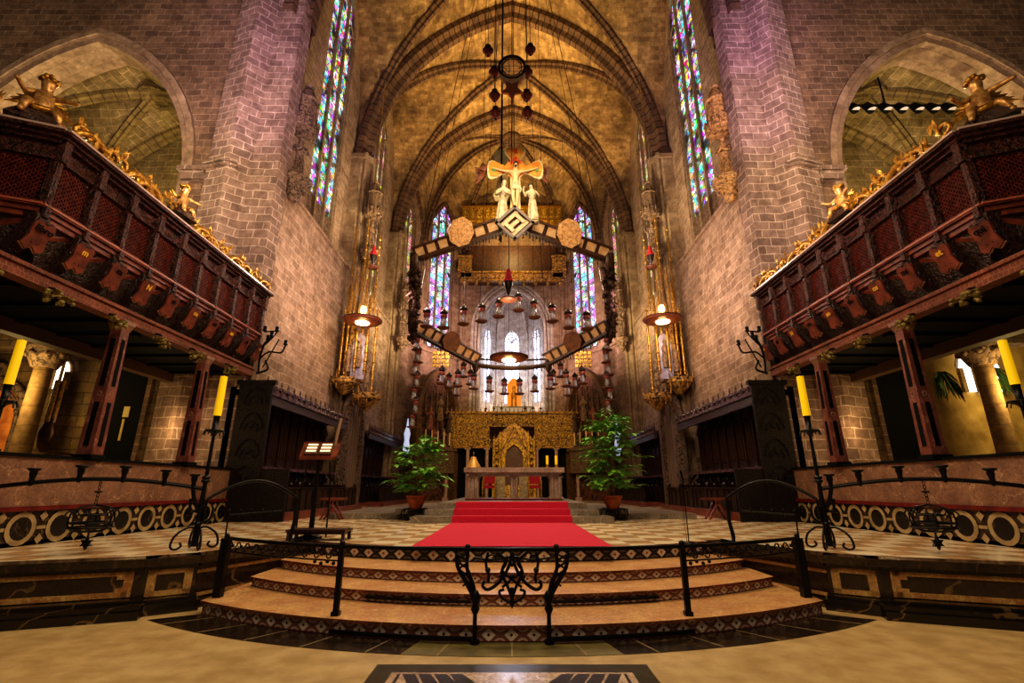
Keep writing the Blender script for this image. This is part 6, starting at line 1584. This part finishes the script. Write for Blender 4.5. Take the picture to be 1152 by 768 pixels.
# pale twisted candle columns beside the altarpieces
for s in S2:
    r = thing('glass_column_light', 'slim bluish white lit column beside the %s end of the altarpieces' % SN[s], 'light', (s*6.35, 29.5, 3.3))
    m = MB(); m.lathe([(.1, 0), (.22, .4), (.14, .9), (.2, 1.3), (.08, 1.7), (.03, 2.2)], n=10); m.build('glass', emit('cool glass glow', 'b8c4e0', .7), r)
    m = MB(); m.tube([(0, 0, -2.7), (0, 0, 0)], .07, 8); m.build('pole', BRONZE, r)
# ------------------------------------------------------------------ things behind and under the galleries
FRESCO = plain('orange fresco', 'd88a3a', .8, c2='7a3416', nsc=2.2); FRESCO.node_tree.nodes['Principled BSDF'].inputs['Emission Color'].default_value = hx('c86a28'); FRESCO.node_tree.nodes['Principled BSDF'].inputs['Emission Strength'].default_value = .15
r = thing('painted_arch_niche', 'round topped niche glowing orange with a fresco, under the left gallery', 'niche', (-14.9, 13.6, 1.6))
m = MB(); a = [(1.25*math.cos(PI-k*PI/16), 1.25*math.sin(PI-k*PI/16)) for k in range(17)]
m.add([(x, 0, 1.6+z) for x, z in a] + [(1.25, 0, 0), (-1.25, 0, 0)], [tuple(range(19))]); m.build('fresco', FRESCO, r)
m = MB(); m.tube([(-1.25, -.08, 0)] + [(x, -.08, 1.6+z) for x, z in a] + [(1.25, -.08, 0)], .13, 6); m.tube([(-1.05, -.12, 0)] + [(x*.84, -.12, 1.6+z*.84) for x, z in a] + [(1.05, -.12, 0)], .06, 6)
m.box((0, -.1, 3.1), (.25, .08, .2)); m.build('carved_surround', STATDK, r)
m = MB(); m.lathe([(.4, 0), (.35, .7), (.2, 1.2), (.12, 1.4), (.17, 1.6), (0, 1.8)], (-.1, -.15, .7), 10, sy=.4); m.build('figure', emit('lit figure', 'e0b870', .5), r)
r = thing('small_sign_board', 'small dark notice board with a pale emblem below the orange niche', 'sign', (-13.9, 13.0, 1.98))
m = MB(); m.box((0, 0, .25), (.35, .04, .22)); m.build('board', BLACK, r); m = MB(); m.slab([(-.12, -.05, .12), (0, -.05, .34), (.12, -.05, .12)], (0, .01, 0)); m.tube([(-.3, -.05, .05), (.3, -.05, .05), (.3, -.05, .44), (-.3, -.05, .44)], .012, 4, closed=True); m.build('emblem', CREAM, r)
def stcol(x, y, lab):
    r = thing('stone_column', lab, 'column', (x, y, PZ))
    m = MB(); m.tube([(0, 0, .2), (0, 0, 4.1)], [.25, .21], 12); m.build('shaft', brick('column stone', '8a6e42', '7a5f38', '5a4526', bw=1, bh=.5, ms=.01), r)
    m = MB(); m.lathe([(.28, 4.0), (.42, 4.3), (.5, 4.45), (.5, 4.6)], n=8); 
    for k in range(8): m.ball((.42*math.cos(k*PI/4), .42*math.sin(k*PI/4), 4.35), .1, 5)
    m.build('capital', STATST, r); m = MB(); m.lathe([(.45, 0), (.42, .12), (.3, .22)], n=12); m.build('base', STATST, r)
stcol(-12.9, 12.9, 'round stone column seen behind the left parapet'); stcol(12.7, 12.6, 'round stone column with leafy capital seen behind the right parapet')
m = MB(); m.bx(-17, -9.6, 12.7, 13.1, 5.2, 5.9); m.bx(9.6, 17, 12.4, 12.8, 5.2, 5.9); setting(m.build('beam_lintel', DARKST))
WN[0] = 20
window((-14.2, 13.68), (1, 0, 0), 1.0, .32, 4.2, 4.7, .4, (0, -1, 0), .03, emit('bright small window', 'fff0d8', 3), 3)
window((12.6, 13.66), (1, 0, 0), 1.0, .6, 4.1, 4.8, .5, (0, -1, 0), .03, emit('bright side window', 'f0f4ff', 3), 3)
r = thing('arched_doorway', 'dark arched doorway with a glimpse of yellow light under the left gallery', 'doorway', (-10.9, 13.6, PZ))
m = MB(); m.bx(-.55, .5, 0, .1, 0, 4.2); m.build('opening', BLACK, r); m = MB(); m.bx(-.08, .08, -.03, 0, 2.75, 3.05); m.bx(-.05, .0, -.03, 0, 2.1, 2.7); m.build('lit_gap', emit('yellow glimpse', '9a7a28', .35), r)  # solid black panel stands in for the shade inside the doorway
r = thing('arched_doorway', 'deep shadowed opening in the wall under the right gallery', 'doorway', (10.9, 13.6, PZ))
m = MB(); m.bx(-.4, .5, 0, .1, 0, 4.2); m.build('opening', BLACK, r)  # black panel in place of real shade within the opening
r = thing('torch_sconce', 'gilded torch sconce with striped candle on the wall behind the left columns', 'wall sconce', (-10.9, 11.4, 2.6))
m = MB(); m.lathe([(.03, -.35), (.12, -.2), (.16, .1), (.1, .35)], n=10); m.tube([(0, 0, -.3), (0, 1.5, -.4)], .03, 5); m.build('holder', BRONZE, r)
m = MB()
for k in range(6): m.tube([(.07*math.cos(k), .07*math.sin(k), .3), (.07*math.cos(k), .07*math.sin(k), 1.35)], .035, 6)
m.build('torch', plain('striped gold wax', 'c8962a', .4, c2='5a3a10', nsc=14), r)
for k, (x, z, lab) in enumerate(((12.15, 4.6, 'left'), (13.6, 4.7, 'right'))):
    r = thing('hanging_fern', 'trailing green fern on the ochre wall, %s of the stone column capital' % lab, 'plant', (x, 13.3, z)); m = MB(); rn = random.Random(k)
    for j in range(60):
        a = rn.uniform(0, 6.28); l = rn.uniform(.2, .9); e = V((math.cos(a)*.35, -.1+math.sin(a)*.15, -l)); leaf(m, (0, 0, 0), tuple(e*.5+V((0, 0, .1))), .03, (0, -1, 0)); leaf(m, tuple(e*.5+V((0, 0, .1))), tuple(e), .03, (0, -1, 0))
    m.build('fronds', plain('dark fern', '3c5a22', .6, c2='1e3010', nsc=8), r)
# aisle fittings
def flood(x, y, z, rz, lab):
    r = thing('floodlight', lab, 'floodlight', (x, y, z), rz)
    m = MB(); m.obox((0, 0, 0), (.55, 0, 0), (0, .2, .3), (0, -.12, .08)); m.build('housing', BLACK, r)
    m = MB(); m.obox((0, -.13, .09), (.5, 0, 0), (0, .17, .26), (0, -.01, .006)); m.build('lens', plain('grey lens', 'a89c9c', .2, c2='786c70'), r)
    m = MB(); m.tube([(-.6, 0, 0), (-.65, .2, -.5), (.65, .2, -.5), (.6, 0, 0)], .03, 5); m.build('yoke', IRON, r)
flood(-12.0, 15.6, 11.3, .4, 'grey faced floodlight mounted in the left aisle arch'); flood(12.2, 15.6, 11.2, -.4, 'grey faced floodlight mounted in the right aisle arch')
r = thing('round_speaker', 'round black loudspeaker hanging under the left aisle vault', 'loudspeaker', (-12.9, 17.0, 15.6)); m = MB(); m.lathe([(.0, -.25), (.75, -.2), (.8, 0), (.5, .2), (.0, .3)], n=18); m.build('body', BLACK, r); m = MB(); m.tube([(0, 0, .2), (0, 0, 1.8)], .05, 6); m.build('bracket', IRON, r)
r = thing('round_speaker', 'black loudspeaker pair on the right aisle jamb', 'loudspeaker', (11.35, 14.9, 10.4)); m = MB(); m.box((0, 0, 0), (.22, .25, .9)); m.build('cabinet', BLACK, r); m = MB(); m.ball((.45, 0, .35), .42, 10, 0, (1, .5, 1)); m.build('horn', BLACK, r)
r = thing('spotlight_bar', 'dark bar carrying a row of spotlights under the right aisle vault', 'light bar', (14.3, 15.0, 15.2)); m = MB(); m.bar((-1.6, 0, .25), (2.6, 0, .25), .07, .07); m.tube([(0, 0, .25), (0, 0, 1.6)], .03, 5); m.build('bar', BLACK, r)
for k in range(7):
    m = MB(); x = -1.4+.6*k; m.tube([(x, -.05, .2), (x, -.25, -.15)], [.13, .17], 10); m.tube([(x, .05, .25), (x, -.05, .2)], .06, 6); m.build('spotlight', BLACK, r)
    m = MB(); m.lathe([(0, 0), (.14, 0)], (x, -.26, -.16), 10, cap=False); m.build('lens', plain('spot lens', 'c0b8c8', .2), r)
# ------------------------------------------------------------------ lights
WARM = (1, .90, .72); AMB = (1, .84, .54); PUR = (.90, .72, 1.0); PNK = (1.0, .84, .82)
for s in S2:
    light('SPOT', (s*6.6, 18.2, 14), 5200, AMB, .3, spot=70, aim=(-s*3, 18.5, 29), blend=1)
    light('SPOT', (s*6.6, 25.8, 14), 7500, AMB, .3, spot=62, aim=(-s*3.5, 26, 29), blend=1)
    light('SPOT', (s*6.0, 24.0, 16), 1600, AMB, .3, spot=60, aim=(s*5.5, 28, 28), blend=1)
    light('SPOT', (s*5.5, 31.5, 14), 5200, AMB, .3, spot=60, aim=(-s*1, 33.5, 29), blend=1)
    # wall washes
    light('POINT', (s*3.8, 17.5, 9.5), 650, (1, .88, .80), .6)
    light('SPOT', (s*3.5, 15, 7.5), 900, PNK, .5, spot=110, aim=(s*8, 18, 9), blend=1)
    light('SPOT', (s*3.0, 19, 10), 3200, WARM, .5, spot=85, aim=(s*8.4, 21, 19), blend=1)
    light('SPOT', (s*3.0, 26, 9), 3000, WARM, .5, spot=110, aim=(s*8.2, 28, 13), blend=1)
    light('SPOT', (s*2.0, 30, 10), 3600, PNK, .5, spot=100, aim=(s*6, 36, 13), blend=1)
    # pier front
    light('SPOT', (s*5.2, 7.0, 9.5), 2600, PUR, .4, spot=50, aim=(s*8.7, 13.4, 15.5), blend=1)
    light('SPOT', (s*4.0, 6, 8), 3000, (1, .88, .80), .4, spot=90, aim=(s*9.5, 13.4, 11.5), blend=1)
    light('SPOT', (s*8.5, 6, 9), 3200, (1, .90, .74), .5, spot=110, aim=(s*13.5, 13.8, 16), blend=1)
    light('SPOT', (s*5.2, 8.0, 12), 1300 if s > 0 else 600, (.72, .42, 1), .4, spot=34, aim=(s*8.7, 13.4, 17.5), blend=1)
    # aisle vault
    light('POINT', (s*14.5, 16.6, 9.5), 1500, (1, .92, .66), .5)
    # under the gallery
    light('POINT', (s*13.0, 12.0, 3.9), 150, (1, .86, .55), .3)
    light('POINT', (s*9.0, 12.4, 3.0), 35, (1, .84, .58), .2)
    # front of the galleries
    light('SPOT', (s*1.5, 4, 8), 300, (1, .74, .62), .5, spot=90, aim=(s*7.3, 8.5, 5.6), blend=1)
    light('SPOT', (s*2.5, 2.5, 5), 170, WARM, .5, spot=70, aim=(s*5.6, 6.2, .5), blend=1)
light('AREA', (0, 2.0, 9), 520, WARM, 6, aim=(0, 6.5, 0))
light('AREA', (0, 9.0, 10.5), 650, WARM, 4, aim=(0, 12, 0))
light('SPOT', (0, 18, 12), 1300, WARM, .5, spot=60, aim=(0, 16, 1))
light('SPOT', (0, 24, 9), 2600, AMB, .5, spot=85, aim=(0, 36, 5), blend=1)
light('SPOT', (0, 10, 6), 110, (1, .92, .76), .3, spot=44, aim=(0, 13.2, 11.0))
light('SPOT', (0, 14.5, 6), 420, (1, .88, .68), .4, spot=140, aim=(0, 14.5, 9), blend=1)
light('POINT', (0, 40.6, 12), 520, (.84, .88, 1), .6)
light('POINT', (0, 41, 8.2), 260, (1, .87, .64), .4)
light('POINT', (0, 34.2, 20.5), 420, AMB, .3)  # unseen light added to brighten the gilded parapet
light('SPOT', (0, 27, 16), 6500, AMB, .4, spot=45, aim=(0, 37, 21.5), blend=1)
w = bpy.data.worlds.new('world'); bpy.context.scene.world = w; w.use_nodes = True
w.node_tree.nodes['Background'].inputs[0].default_value = lin((.95, .84, .78)); w.node_tree.nodes['Background'].inputs[1].default_value = .06
sc = bpy.context.scene; sc.view_settings.view_transform = 'Standard'; sc.view_settings.look = 'Medium High Contrast'; sc.view_settings.exposure = 0.05
sc.cycles.max_bounces = 5; sc.cycles.diffuse_bounces = 3; sc.cycles.glossy_bounces = 3; sc.cycles.use_denoising = True; sc.cycles.caustics_reflective = False; sc.cycles.sample_clamp_indirect = 4.0
